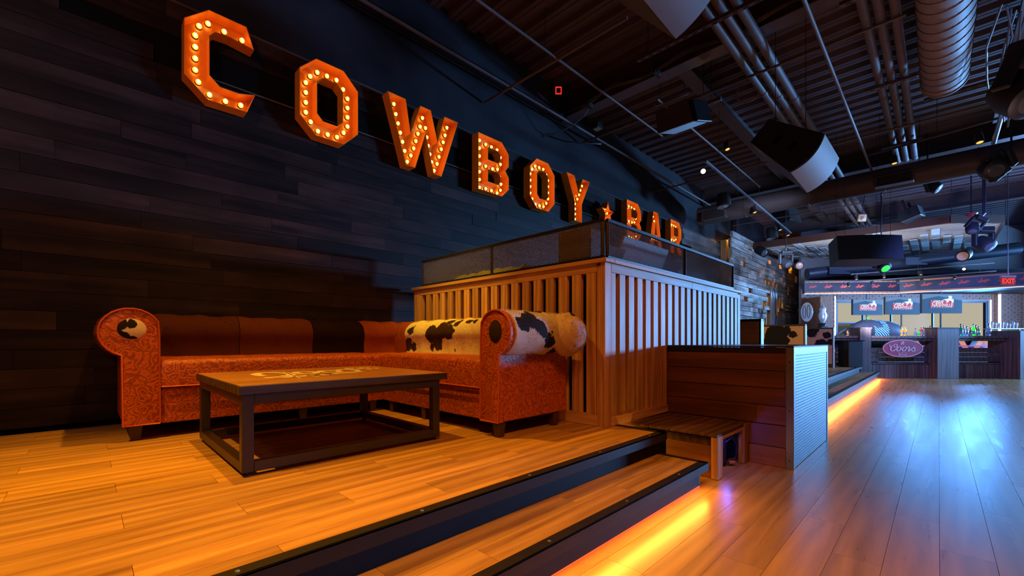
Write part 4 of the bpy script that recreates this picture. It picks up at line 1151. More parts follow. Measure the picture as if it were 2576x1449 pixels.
# oval beer sign
ov = thing('oval_beer_sign', 'red oval sign with cream script hanging on the bar front', 'sign', fr(10.13, DB-.29, .79), (PI/2,0,PI/4), local=True)
red_s = plain('faded_red_enamel', (.34,.030,.075), .4, 0, .5, .1, es=.05, emit=(.4,.06,.2)); cream = plain('cream_lettering', (.55,.42,.42), .5, 0, .4, .05, es=.05, emit=(.5,.4,.45))
def ell(rx, ry, n=48, cx=0, cy=0): return [(cx+rx*math.cos(2*PI*k/n), cy+ry*math.sin(2*PI*k/n)) for k in range(n)]
flat = lambda a, b, t: (a, b, t)
MB().prism([ell(.53,.235)], -.015, .0, flat).build('sign_plate', red_s, ov)
MB().prism([ell(.52,.225), ell(.502,.208)], .0, .003, flat).build('border_line', cream, ov)
def stroke(m, pts, w, z=.001, t=.003):
    "calligraphic ribbon through points with widths"
    P = [Vector((a, b)) for a, b in pts]; n = len(P)
    sm = []
    for i in range(n-1):
        p0, p1, p2, p3 = P[max(i-1,0)], P[i], P[i+1], P[min(i+2,n-1)]
        for k in range(6):
            u = k/6; sm.append(.5*((2*p1)+(-p0+p2)*u+(2*p0-5*p1+4*p2-p3)*u*u+(-p0+3*p1-3*p2+p3)*u**3))
    sm.append(P[-1]); N = len(sm); i0 = len(m.v)
    for i, p in enumerate(sm):
        d = (sm[min(i+1,N-1)]-sm[max(i-1,0)]).normalized(); nn = Vector((-d.y, d.x))
        ww = w*(.42+.58*abs(d.y))*(1 if 0 < i < N-1 else .5)
        for q in (p+nn*ww/2, p-nn*ww/2): m.v += [(q.x, q.y, z), (q.x, q.y, z+t)]
    for i in range(N-1):
        a = i0+4*i; b = a+4
        m.f += [(a+1,b+1,b+3,a+3),(a,a+2,b+2,b),(a,b,b+1,a+1),(a+2,a+3,b+3,b+2)]
m = MB()
S = lambda L_: [((x-1330)/1870*1.06, (680-y)/800*.47) for x, y in L_]
stroke(m, S([(770,530),(725,535),(720,565),(770,590),(850,560),(930,510),(1010,500),(1065,540),(1060,600),(990,635),(930,610),(930,570),(980,570)]), .026)
stroke(m, S([(930,520),(830,570),(775,650),(770,730),(810,780),(880,790),(950,755),(1040,690),(1110,625),(1180,615),(1235,650),(1215,720),(1150,780),(1080,790),(1050,740),(1080,670),(1150,620)]), .036)
stroke(m, S([(1235,660),(1290,680),(1350,640),(1420,612),(1480,640),(1475,710),(1410,780),(1340,795),(1300,750),(1325,680),(1400,620)]), .036)
stroke(m, S([(1480,660),(1550,650),(1600,600),(1610,640),(1640,660),(1590,740),(1570,790),(1620,790),(1700,720),(1780,660),(1850,600)]), .032)
stroke(m, S([(1860,600),(1850,680),(1880,750),(1840,800),(1760,800),(1740,770),(1780,760)]), .034)
stroke(m, S([(1850,775),(1920,750)]), .02)
m.build('script_word', cream, ov)
m = MB(); rr = random.Random(2)
for s_ in ([(1215,380),(1260,430),(1320,470)],[(1210,450),(1260,470),(1310,460)],[(1215,520),(1250,500),(1290,460)],[(1300,360),(1330,400),(1310,460),(1340,500),(1370,530)],[(1370,370),(1360,420),(1330,450)],[(1400,440),(1360,440)],[(1240,530),(1290,490)]): stroke(m, S(s_), .020)
m.build('lion_emblem', cream, ov)
def text(name, body, size, parent, loc, mat, rot=(0,0,0), shear=0, extrude=.001, align='CENTER', bold=0, sx=1):
    c = bpy.data.curves.new(name, 'FONT'); c.body = body; c.size = size; c.shear = shear; c.extrude = extrude; c.align_x = align; c.align_y = 'CENTER'; c.offset = bold
    tmp = bpy.data.objects.new(name+'_tmp', c); COL.objects.link(tmp)
    dg = bpy.context.evaluated_depsgraph_get(); me = bpy.data.meshes.new_from_object(tmp.evaluated_get(dg))
    bpy.data.objects.remove(tmp); me.materials.clear(); me.materials.append(mat)
    o = bpy.data.objects.new(name, me); COL.objects.link(o); o.parent = parent; o.location = loc; o.rotation_euler = rot; o.scale = (sx,1,1)
    return o
MB().prism([[(-.13,-.115),(.10,-.115),(.085,-.215),(-.105,-.215)],[(-.12,-.122),(.09,-.122),(.077,-.208),(-.097,-.208)]], .001, .003, flat).build('plaque_outline', cream, ov)
text('small_word', 'Banquet', .062, ov, (-.012,-.165,.002), cream, bold=.001)

# TVs ----------------------------------------------------------------
tvb = emitter('screen_blue_field', (.022,.060,.15), 1.0); tvt = emitter('screen_pale_glow', (.12,.21,.38), 1.0)
tvr = emitter('logo_red', (.50,.03,.05), 1.0); tvw = emitter('logo_white', (.80,.86,1.0), 1.0); tvk = plain('logo_black', (.004,.004,.006), .5)
def tv(px, py, depth, wpx, label, yaw):
    s = wpx*depth/FPX; h = s*.47
    p = at(px, py, depth)
    o = thing('television', label, 'television', p, (PI/2, 0, PI/4+yaw), group='three screens hanging over the bar', local=True)
    MB().box(-s/2-.012,s/2+.012,-h/2-.012,h/2+.012,-.06,-.004).build('bezel', blk, o, bevel=.004)
    nseg = 1
    MB().box(-s/2,s/2,-h/2,h/2,-.004,.0).build('screen', tvb, o, label='dark blue lit screen')
    MB().prism([[(-s/2,h*.22),(-s*.1,h*.40),(s/2,h*.15),(s/2,h/2),(-s/2,h/2)]], 0, .0015, flat).build('sky_band', tvt, o)
    k = s/1.0
    cx, cy = .0*s, -.03*h
    MB().box(-.30*s,.29*s,-.19*h,.12*h,.002,.004).build('logo_block', tvr, o)
    MB().box(-.30*s,.12*s,.12*h,.17*h,.002,.004).box(-.30*s,.29*s,-.24*h,-.19*h,.002,.0035).build('logo_band', tvk, o)
    m = MB()
    for q in range(8): m.box((-.28+.07*q)*s,(-.255+.07*q)*s,-.225*h,-.205*h,.004,.005)
    for q in range(6): m.box((-.28+.07*q)*s,(-.255+.07*q)*s,.135*h,.155*h,.004,.005)
    m.build('logo_dots', tvw, o)
    text('logo_word', 'PBR', .17*s*.75, o, (-.13*s,.06*h,.005), tvw, shear=.5, bold=.0012*k, sx=1.35)
    text('logo_word', 'NASHVILLE', .105*s, o, (-.01*s,-.10*h,.005), tvw, shear=.3, bold=.001*k, sx=1.02)
    fig = [(.09,.04),(.11,.14),(.04,.20),(-.02,.19),(.06,.24),(.14,.26),(.17,.33),(.14,.40),(.21,.42),(.25,.36),(.23,.28),(.29,.20),(.28,.06),(.22,-.02),(.24,.10),(.18,.16),(.13,.04)]
    MB().prism([[(a*s, b*h) for a, b in fig]], .006, .008, flat).build('rider_figure', tvw, o)
    MB().box(-.02,.02,h/2,2.7-p.z,-.05,-.03).build('pole', blkm, o)
    MB().box(-.015,.015,-(p.z-1.118),-h/2,-.05,-.03).build('lower_pole', blkm, o)
    return o
tv(2183.5, 772.5, 13.0, 81, 'television at the left of the three over the bar', .10)
tv(2271, 769, 12.2, 90, 'television in the middle of the three over the bar', .05)
tv(2370, 763.5, 11.6, 100, 'television at the right of the three over the bar, nearest the exit sign', 0)

# mechanical bull -----------------------------------------------------
mbl = thing('mechanical_bull', 'large dark mechanical bull with horn and blue blanket behind the bar', 'mechanical bull', at(2188, 845, 12.6), (0,0,PI/4), local=True)
bullm = plain('grey_blue_bull_hide', (.075,.085,.12), .55, 0, .4, .3, 6, .3)
m = MB(); vs = []; prof = [(-.72,.30,.05,.06),(-.60,.36,.12,.12),(-.42,.40,.20,.20),(-.22,.42,.26,.27),(.0,.40,.29,.30),(.25,.36,.29,.30),(.5,.36,.29,.30),(.72,.32,.28,.28),(.84,.24,.22,.25),(.90,.16,.10,.14)]
zoff = -.22
for (x, zc, ry, rz) in prof:
    for k in range(18): a = 2*PI*k/18; vs.append((x, ry*math.cos(a), zc+zoff+rz*math.sin(a)))
nP = len(prof); fs = [(i*18+k, i*18+(k+1)%18, (i+1)*18+(k+1)%18, (i+1)*18+k) for i in range(nP-1) for k in range(18)]
fs += [tuple(reversed(range(18))), tuple(range((nP-1)*18, nP*18))]
m.add(vs, fs).build('body', bullm, mbl, smooth=70)
MB().tube([(-.55,-.14,.20),(-.70,-.2,.12),(-.82,-.2,.02),(-.90,-.18,-.03)], [.07,.05,.03,.006], 10).build('horn', plain('dark_horn', (.10,.10,.12), .4), mbl, smooth=60)
MB().tube([(-.55,.14,.20),(-.70,.2,.12),(-.82,.2,.02),(-.90,.18,-.03)], [.07,.05,.03,.006], 10).build('horn', plain('dark_horn', (.10,.10,.12), .4), mbl, smooth=60)
MB().lathe([(.30,-1.05),(.30,-.95),(.14,-.9),(.12,-.3)], 16, (.1,0,0)).build('pedestal', blk, mbl)
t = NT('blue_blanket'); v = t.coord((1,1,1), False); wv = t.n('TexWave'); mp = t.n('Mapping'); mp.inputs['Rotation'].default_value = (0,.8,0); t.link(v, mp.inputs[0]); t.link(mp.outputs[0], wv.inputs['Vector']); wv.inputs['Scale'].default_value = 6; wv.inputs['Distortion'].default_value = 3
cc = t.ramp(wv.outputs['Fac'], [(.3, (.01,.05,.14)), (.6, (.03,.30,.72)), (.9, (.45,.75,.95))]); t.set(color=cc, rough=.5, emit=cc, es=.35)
m = MB(); vs = []
for i in range(9):
    x = -.10+.42*i/8
    for k in range(13): a = -.55+4.2*k/12*.9; vs.append((x+(-.12 if k > 8 else 0)*0, .305*math.cos(a+PI*.05), .385+zoff+.315*math.sin(a)))
fs = [(i*13+k, i*13+k+1, (i+1)*13+k+1, (i+1)*13+k) for i in range(8) for k in range(12)]
m.add(vs, fs).xf(Matrix.Scale(-1, 4, (0,1,0))).build('blanket', t.m, mbl, smooth=60)
MB().ball((-.08,-.03,.50+zoff+.25), .03, 8, 6, (1.5,1,.6)).build('green_light', led_g, mbl)

# bottles ------------------------------------------------------------
bprof = [(.034,0),(.036,.005),(.036,.14),(.030,.165),(.013,.195),(.012,.245),(.015,.25),(.015,.262)]
def bottle(px, col, nm, label, s=1.0, d=DB+.12, capc=(.02,.02,.02)):
    p = at(px, 845, d); p.z = 1.118
    o = thing('bottle', label, 'bottle', p, group='bottles standing on the bar counter', local=True)
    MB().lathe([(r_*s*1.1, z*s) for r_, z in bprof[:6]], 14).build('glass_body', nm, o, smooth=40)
    MB().lathe([(.013*s, .247*s), (.016*s,.25*s), (.016*s,.275*s), (.010*s,.28*s)], 12).build('cap', plain('cap_%.2f' % capc[0], capc, .4), o)
    MB().lathe([(.0405*s,.04*s),(.0405*s,.11*s)], 14).build('paper_label', lab_m, o, smooth=40)
    return o
lab_m = plain('paper_label', (.35,.36,.38), .6)
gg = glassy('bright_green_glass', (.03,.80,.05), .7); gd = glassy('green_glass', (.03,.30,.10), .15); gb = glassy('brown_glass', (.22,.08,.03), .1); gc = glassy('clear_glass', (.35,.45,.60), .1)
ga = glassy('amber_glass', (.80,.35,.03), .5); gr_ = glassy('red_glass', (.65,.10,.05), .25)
bl = [(2132,ga,'amber'),(2269,ga,'golden'),(2277,ga,'pale amber'),(2303,gc,'clear'),(2312,gg,'small green'),(2318,gr_,'small red'),(2323,gc,'pale blue'),(2329,gc,'grey'),(2333,gd,'dark green'),(2340,gr_,'orange red'),(2347,gc,'clear blue'),(2353,gc,'clear'),
      (2411,gc,'clear'),(2417,gd,'green'),(2424,gc,'squat clear'),(2432,gc,'tall grey'),(2441,gb,'brown'),(2449,gg,'bright green'),(2455,gb,'dark brown'),(2461,gd,'green shouldered'),(2482,gc,'clear'),(2487,gc,'clear dark')]
descs = ['amber bottle beside the horn of the mechanical bull','golden bottle nearest the tail end of the mechanical bull','pale amber bottle second from the tail end of the mechanical bull','clear bottle to the left of the small green bottle','small green bottle standing next to a small red one','small red bottle between a green bottle and pale ones','pale blue bottle right of the small red bottle','grey bottle third from the middle bar post group start','dark green bottle next to the orange red bottle','orange red bottle left of the middle bar post','clear blue bottle second from the middle bar post','clear bottle touching the left side of the middle bar post',
         'clear bottle just right of the middle bar post','green bottle second to the right of the middle bar post','squat clear bottle between the green and the tall grey bottle','tall grey bottle between the squat clear and the brown bottle','brown bottle left of the bright green one','bright green bottle right of the middle bar post','dark brown bottle right of the bright green one','green shouldered bottle last of the row before the utensils','clear bottle under the utensil shelf, left of the pair','clear dark bottle under the utensil shelf, right of the pair']
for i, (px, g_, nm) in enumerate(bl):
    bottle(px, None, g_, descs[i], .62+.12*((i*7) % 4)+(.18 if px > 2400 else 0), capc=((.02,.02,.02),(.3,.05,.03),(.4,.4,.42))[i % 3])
# utensil rack and tools at the right end
ur = thing('tap_rack', 'steel drink rack with upright handles at the right end of the bar', 'drink rack', fr(13.12, DB+.13, 1.1185), (0,0,PI/4), local=True)
MB().box(-.35,.55,-.1,.1,.18,.20).box(-.33,-.31,-.02,.02,0,.18).box(.51,.53,-.02,.02,0,.18).build('rack_shelf', steel, ur)
MB().box(-.05,.35,-.12,.12,0,.13).build('black_box', blk, ur, bevel=.01)
for k in range(9):
    x = -.30+.095*k; h = .13+.05*((k*5) % 3)/2
    MB().lathe([(.012,.20),(.016,.25),(.024,.20+h*.75),(.020,.20+h),(.008,.21+h)], 10, (x, 0, 0)).build('tap_handle', steel, ur, smooth=50)
hs = thing('black_pedestal', 'black upright pedestal cabinet at the left end of the bar beside the booths', 'pedestal', fr(8.50, 10.72, 0), (0,0,PI/4), local=True)
MB().box(-.18,.18,-.18,.18,.333,.98).build('pedestal_body', blk, hs, bevel=.01)
MB().box(-.20,.20,-.20,.20,.98,1.0).build('pedestal_top', plain('black_laminate', (.016,.016,.018), .22), hs)

for (px, w, lb) in ((2025, 20, 'oval brushed sign plate on brick nearest the pallet wall'), (2070, 13, 'narrow black and silver figure standing by the brick pier')):
    if px == 2025:
        p = at(2030, 785, 14.2); o = thing('wall_plaque', lb, 'plaque', p, (PI/2,0,PI/4-.9), local=True)
        MB().prism([ell(.17,.32)], 0, .02, flat).build('plate', steel, o)
        MB().prism([ell(.05,.22,24,-.07,0), ell(.032,.20,24,-.07,0)], .021, .025, flat).prism([ell(.05,.22,24,.05,.02), ell(.032,.20,24,.05,.02)], .021, .025, flat).build('motif', blk, o)
    else:
        p = at(2069, 822, 13.9); o = thing('silver_figurine', lb, 'figurine', p, (0,0,PI/4), local=True)
        MB().lathe([(.10,0),(.12,.08),(.09,.12)], 12).build('base', blk, o); MB().box(-.11,.11,-.11,.11,-p.z+.001,.0).build('plinth', blk, o)
        MB().lathe([(.05,.12),(.11,.25),(.13,.38),(.08,.50),(.10,.56),(.05,.66),(.02,.70)], 12).build('figure', steel, o, smooth=50)

# exit sign ----------------------------------------------------------
ex = thing('exit_sign', 'red lit EXIT sign hanging from the ceiling at the far right', 'exit sign', at(2538, 706.5, 9.6), (PI/2,0,PI/4), local=True)
MB().box(-.15,.15,-.085,.075,-.04,.0).build('sign_face', exit_f, ex, bevel=.004)
MB().box(-.16,.16,.075,.125,-.05,.01).build('housing', plain('beige_housing', (.42,.30,.24), .5), ex, bevel=.004)
text('sign_word', 'EXIT', .15, ex, (-.015,-.01,.003), exit_m, bold=.003, sx=.92)
MB().prism([[(.125,.01),(.145,-.01),(.125,-.03),(.130,-.01)]], .001, .004, flat).build('arrow', exit_m, ex)
MB().cyl((0,.125,-.02),(0,2.84,-.02),.008,n=6).build('stem', blk, ex)

# ================================================================== CEILING SERVICES
def pipe(name, label, x, y0, y1, z, r, cat='pipe', mat=pipe_m, group=None, rings=()):
    o = thing(name, label, cat, (x, (y0+y1)/2, z), group=group)
    MB().cyl((x,y0,z),(x,y1,z),r,n=18).build('pipe_run', mat, o, smooth=60)
    for q in rings: MB().cyl((x,q-.04,z),(x,q+.04,z),r*1.12,n=18).build('coupling', mat, o, smooth=60)
    return o
for k, (x, lb) in enumerate(((2.80,'left pipe of the three running over the black speakers'),(2.94,'middle pipe of the three running over the black speakers'),(3.09,'right pipe of the three running over the black speakers'))):
    pipe('ceiling_pipe', 'fat brown painted '+lb, x, -3.5, 20, 4.72, .052, group='bank of three pipes over the speakers', rings=(4.45+k*.02, 7.2+k*.25, 10.4))
for k, (x, lb) in enumerate(((4.06,'left pipe of the three beside the spiral duct'),(4.185,'middle pipe of the three beside the spiral duct'),(4.315,'right pipe of the three beside the spiral duct'))):
    pipe('ceiling_pipe', 'brown painted '+lb, x, -3.5, 11.9, 4.70, .048, group='bank of three pipes by the spiral duct', rings=(5.9+.1*k, 8.6+.2*k, 10.8))
for (x, y0, y1, z, r, lb) in ((1.35,-3,6.9,4.45,.016,'thin conduit rising toward the upper speaker'),(3.72,2,13.0,4.35,.020,'thin sprinkler pipe between the two pipe banks'),(1.95,5.5,10.2,4.28,.016,'thin pale conduit above the lamp track')):
    pipe('conduit', lb, x, y0, y1, z, r, 'conduit')
# cross pipes / channels along x
def xrun(name, label, x0, x1, y, z, w, h, cat, mat, slots=True):
    o = thing(name, label, cat, ((x0+x1)/2, y, z))
    MB().box(x0,x1,y-w/2,y+w/2,z-h/2,z+h/2).build('channel', mat, o, bevel=.002)
    if slots:
        m = MB(); x = x0+.05
        while x < x1-.08: m.box(x,x+.055,y-.008,y+.008,z-h/2-.0015,z-h/2+.001); x += .11
        m.build('slots', void_m, o, kind='stuff')
    for q in (x0+.15, (x0+x1)/2, x1-.15): MB().cyl((q,y,z+h/2),(q,y,5.19),.005,n=6).build('threaded_rod', blk, o)
    return o
xrun('support_channel', 'slotted steel channel under the pipe bank over the speakers', 1.9, 4.42, 5.05, 4.62, .05, .045, 'channel', beam_m)
xrun('support_channel', 'slotted steel channel under the pipes by the spiral duct, nearest', 3.9, 4.45, 5.75, 4.61, .05, .04, 'channel', beam_m)
xrun('support_channel', 'slotted steel channel under the pipes by the spiral duct, middle', 3.9, 4.45, 8.0, 4.61, .05, .04, 'channel', beam_m)
xrun('support_channel', 'slotted steel channel under the pipes by the spiral duct, farthest', 3.9, 4.45, 10.6, 4.61, .05, .04, 'channel', beam_m)
xrun('support_channel', 'slotted steel channel beyond the end of the upper speaker', 1.3, 2.4, 6.6, 4.55, .05, .05, 'channel', beam_m)
xrun('support_channel', 'long slotted channel crossing behind the spiral duct', 4.5, 9.0, 8.9, 4.60, .05, .04, 'channel', beam_m)
for (y, z, x0, x1, lb) in ((4.1,4.45,.0,2.3,'bare pipe crossing above the sofa toward the upper speaker'),(6.45,4.62,.0,4.4,'thin cross pipe lit orange by the letters'),(9.2,4.40,.0,8.5,'thin cross pipe in front of the long round duct'),(14.0,4.5,.2,9,'thin cross pipe beyond the long round duct')):
    o = thing('cross_pipe', lb, 'pipe', ((x0+x1)/2, y, z)); MB().cyl((x0,y,z),(x1,y,z),.018,n=10).build('pipe_run', pipe_m, o, smooth=60)
    MB().cyl(((x0+x1)/2,y,z),((x0+x1)/2,y,5.19),.005,n=6).build('hanger_rod', blk, o)
# cable bundle along the beam
cbn = thing('cable_bundle', 'sagging bundle of black cables strapped along the steel beam', 'cables', (3, 5.72, 4.85))
for k in range(9):
    pts = []; ph = R.random()*6
    for i in range(60):
        x = .15+6.2*i/59; pts.append((x, 5.68+.03*math.sin(x*2+ph)+.01*k-.04, 4.82+.055*math.cos(x*2*PI/1.15)*(.6+.08*k)+.008*k-.03))
    MB().tube(pts, .008, 5).build('cable', plain('cable_sheath', (.030,.020,.018), .35), cbn, smooth=60)
for q in range(6): MB().box(.70+1.15*q-.02,.70+1.15*q+.02,5.60,5.78,4.73,4.93).build('strap', blk, cbn)
# cables hanging from the wall to the ceiling
cb2 = thing('wall_cable', 'thin cable leaving a hole high in the plaster wall', 'cable', (.3, 5.6, 4.6))
MB().tube([(0,5.45,4.45),(.15,5.5,4.42),(.4,5.62,4.50),(.6,5.7,4.62),(.7,5.75,4.78)], .008, 6).build('cable_run', plain('pale_cable', (.12,.12,.15), .4), cb2, smooth=60)
MB().tube([(.02,5.5,4.43),(.2,5.7,4.35),(.45,6.0,4.33),(.5,6.35,4.42)], .010, 6).build('cable_run', blk, cb2, smooth=60)
cl2 = thing('coiled_cable', 'loose coil of wire hanging between the pipes and the deck', 'cable', at(1888, 235, 6.6))
c0 = at(1880, 232, 6.6)
for q in range(3):
    MB().tube([c0+Vector((.13*math.cos(a*.42+q)*(1+.1*q), .13*math.cos(a*.42+q)*.4, .16*math.sin(a*.42+q))) for a in range(16)], .006, 5).build('wire_loop', plain('brown_wire', (.30,.20,.16), .4), cl2, smooth=60)
MB().cyl(c0+Vector((0,0,.16)), (c0.x, c0.y, 5.19), .003, n=5).build('hook_wire', blk, cl2)

# spiral duct ----------------------------------------------------------
sd = thing('spiral_duct', 'fat grey spiral seam duct with an open end above the dance floor', 'duct', (4.71, 3, 4.45))
r_ = .225
MB().cyl((4.71,-3.6,4.45),(4.71,8.0,4.45),r_,n=40,caps=False).build('duct_tube', duct_m, sd, smooth=60)
m = MB(); n_ = 0; pts = []
tt = 0
while tt < 70*2*PI:
    yy = 8.0-.19*tt/(2*PI)
    if yy < -.5: break
    pts.append((4.71+(r_+.002)*math.cos(tt), yy, 4.45+(r_+.002)*math.sin(tt))); tt += 2*PI/28
MB().tube(pts, .006, 4).build('spiral_seam', plain('seam_paint', (.10,.065,.055), .45), sd)
MB().lathe([(r_-.006,-.012),(r_+.012,-.012),(r_+.012,.012),(r_-.006,.012)], 40, (4.71,8.0,4.45), Matrix.Rotation(PI/2,3,'X')).build('end_collar', duct_m, sd, smooth=40)
for yy in (2.2, 5.2): MB().cyl((4.71-r_-.01,yy,4.45),(4.71-r_-.01,yy,5.19),.005,n=6).cyl((4.71+r_+.01,yy,4.45),(4.71+r_+.01,yy,5.19),.005,n=6).build('hanger_wire', blk, sd)
# diffuser on spiral duct
MB().box(4.28,4.60,4.35,4.95,4.18,4.36).build('diffuser', duct_m, sd, bevel=.004)
m = MB()
for q in range(8): m.box(4.275,4.285,4.40+.065*q,4.435+.065*q,4.20,4.34)
m.build('diffuser_slots', void_m, sd)

# long round duct along x
ld = thing('round_duct', 'long dark round duct crossing the room with two side diffusers', 'duct', (5, 11.2, 4.18))
MB().cyl((.30,11.2,4.18),(13,11.2,4.18),.225,n=32).build('duct_tube', duct2_m, ld, smooth=40)
for q in range(9): MB().lathe([(.224,-.01),(.232,-.008),(.232,.008),(.224,.01)], 32, (1.4+1.25*q,11.2,4.18), Matrix.Rotation(PI/2,3,'Y')).build('joint_ring', duct2_m, ld, smooth=40)
for (x, y) in ((.75,10.98),(4.05,10.98)):
    MB().box(x-.28,x+.28,y-.10,y+.12,3.98,4.18).build('diffuser', duct2_m, ld, bevel=.004)
    m = MB()
    for q in range(5): m.box(x-.25,x+.25,y-.105,y-.099,4.0+.034*q,4.018+.034*q)
    m.build('diffuser_slots', void_m, ld)
for x in (1.2, 4.4, 7.6): MB().cyl((x,11.2,4.4),(x,11.2,5.19),.006,n=6).build('hanger_rod', blk, ld)
ld2 = thing('bar_duct', 'long dark duct above the bar with square diffusers', 'duct', fr(12, 12.9, 3.0))
MB().cyl(at(2030,690,12.9), at(2560,625,11.9), .17, n=28).build('duct_tube', plain('blue_black_duct', (.020,.026,.045), .4, .2), ld2, smooth=60)
for px_ in (2100, 2290):
    q = at(px_, 690-(px_-2030)*.123, 12.9-(px_-2030)*.0019)
    MB().cbox(q.x, q.y, q.z-.02, .62, .40, .22, Matrix.Rotation(PI/4,3,'Z')).build('diffuser', plain('blue_black_duct', (.020,.026,.045), .4, .2), ld2, bevel=.005)
# far ceiling silver flashing strip
# ------------------------------------------------------------------ speakers
def speaker(loc, rot, w, h, d, r, label, drop=(), gm=None, bow=.07, group='black wedge loudspeakers hung from the ceiling'):
    o = thing('loudspeaker', label, 'loudspeaker', loc, rot, group=group, local=True)
    n = 10
    def fx(i): return -w/2+w*i/n
    def fy(i): return -bow*(1-(2*i/n-1)**2)
    top = [(fx(i), fy(i)) for i in range(n+1)]
    outl = top+[(w/2*r, d), (-w/2*r, d)]
    m = MB(); m.prism([outl], -h/2, h/2, lambda a, b, t_: (a, b+.012, t_)).build('cabinet', box_m if gm is None else gm, o, bevel=.004, smooth=30)
    vs = []
    for i in range(n+1):
        for z in (-h/2+.006, h/2-.006): vs += [(fx(i)*.99, fy(i)-.004, z), (fx(i)*.99, fy(i)+.010, z)]
    fs = []
    for i in range(n):
        a = 4*i; b = a+4; fs += [(a,b,b+2,a+2),(a+1,a+3,b+3,b+1),(a,a+1,b+1,b),(a+2,b+2,b+3,a+3)]
    fs += [(0,2,3,1),(4*n,4*n+1,4*n+3,4*n+2)]
    MB().add(vs, fs).build('grille', grille_m, o, smooth=30)
    for q in (.30, .62):
        for zs in (h/2,):
            MB().cbox((.0), d*q, zs+.0005, w*.22, d*.085, .002).build('handle_recess', void_m, o)
    return o
e0 = (1.389, -.82, .073)
s1 = speaker((3.594,6.287,3.132), e0, .488, .693, .70, .64, 'black wedge loudspeaker with pale curved grille hanging over the dance floor')
Rm = Euler(e0).to_matrix()
pE = at(1700, 99, 2.9)
l2 = pE-Rm @ Vector((-.244,0,-.345))
s2 = speaker(l2, e0, .488, .693, .70, .64, 'wedge loudspeaker cut off by the top edge of the picture')
for (p, lo, px_) in ((at(1934,300,6.6), 5.19, 0), (at(2025,318,5.6), 5.19, 0)):
    MB().cyl(p, (p.x, p.y, lo), .004, n=6).ball(p, .02, 8, 6).build('hanger_cable', blk, s1) if False else None
def wire(name, parent_thing_label, p, q, r=.004):
    o = thing(name, parent_thing_label, 'cable', p); MB().cyl(p, q, r, n=6).build('wire', blk, o)
    MB().tube([p+Vector((0,0,.0)), p+Vector((.012,0,.03)), p+Vector((0,0,.06)), p+Vector((-.012,0,.03)), p], .004, 5).build('shackle', steel, o); return o
wire('hanging_cable', 'steel cable holding up the wedge loudspeaker at the top edge', l2+Vector((0,0,.25)), Vector((l2.x,l2.y,5.19)))
for lc_, lb_ in (((.14,.62,.30), 'steel cable holding the left rear of the hanging wedge loudspeaker'), ((.19,.22,.30), 'steel cable with shackle on the right of the hanging wedge loudspeaker')):
    q = Vector((3.594,6.287,3.132))+Rm @ Vector(lc_); wire('hanging_cable', lb_, q, Vector((q.x, q.y, 5.19)))
# far speaker facing the camera, small dark ones
s3p = at(2190, 622, 8.6)
speaker(s3p, (-.10, .0, PI/4-.06), 1.25, .50, .55, .7, 'wide dark loudspeaker in front of the timber canopy', bow=.05).name = 'loudspeaker'
bpy.data.objects[-1] if False else None
for ob_ in kids([o for o in bpy.data.objects if o.get('label','').startswith('wide dark loudspeaker')][0]):
    if ob_.name.startswith('grille'): ob_.data.materials[0] = plain('blue_black_grille', (.014,.022,.045), .45)
for (px_) in (2103, 2125, 2205, 2240):
    q = at(px_, 594, 8.6); wire('hanging_cable', 'thin wire from the deck to the wide dark loudspeaker, %s' % {2103:'far left one',2125:'second from its left end',2205:'second from its right end',2240:'far right one'}[px_], q, Vector((q.x, q.y, 5.19)), .003)
bx = thing('subwoofer', 'brown lit square speaker box hung below the beam', 'speaker', at(1703, 295, 6.0), (0,0,0), local=True)
q0 = [at(1648,284,5.95), at(1732,252,6.10), at(1744,305,5.95), at(1654,337,5.75)]
bkd = Vector((.08,.34,.08))
m = MB(); vs = [v_-bx.location for v_ in q0]+[v_-bx.location+bkd for v_ in q0]
m.add(vs, [(0,1,2,3),(7,6,5,4),(0,4,5,1),(1,5,6,2),(2,6,7,3),(3,7,4,0)]).build('cabinet', plain('brown_box', (.11,.050,.028), .5, 0, .4, .2, 20, .2), bx, bevel=.006)
vs2 = [vs[1], vs[5], vs[6], vs[2]]; nn = Vector((.06,-.0,-.01))
m = MB(); m.add([v_+Vector((.002,0,0)) for v_ in vs2]+[v_+nn for v_ in vs2], [(0,1,2,3),(7,6,5,4),(0,4,5,1),(1,5,6,2),(2,6,7,3),(3,7,4,0)]).build('side_grille', blk, bx, bevel=.01)
MB().bar(vs[0]+Vector((0,0,.10)), vs[1]+Vector((0,0,.10)), .05, .03).build('bracket', beam_m, bx)
for px_, py_, dd, w_, lb in ((1978, 545, 12.5, .62, 'dark speaker box beneath the long round duct'), (2292, 540, 11.0, .34, 'small dark speaker box against the lit deck')):
    p = at(px_, py_, dd); o = thing('ceiling_speaker', lb, 'speaker', p, (-.3,0,PI/4+.5), local=True)
    MB().box(-w_/2,w_/2,-.2,.2,-w_*.42,w_*.42).build('cabinet', box_m, o, bevel=.01); MB().box(-w_*.46,w_*.46,-.212,-.2,-w_*.38,w_*.38).build('grille', plain('dark_grille', (.03,.03,.03), .6), o)
    MB().box(-w_/2-.02,-w_/2,-.03,.03,-.05,w_*.42+.25).box(w_/2,w_/2+.02,-.03,.03,-.05,w_*.42+.25).build('yoke', blk, o)
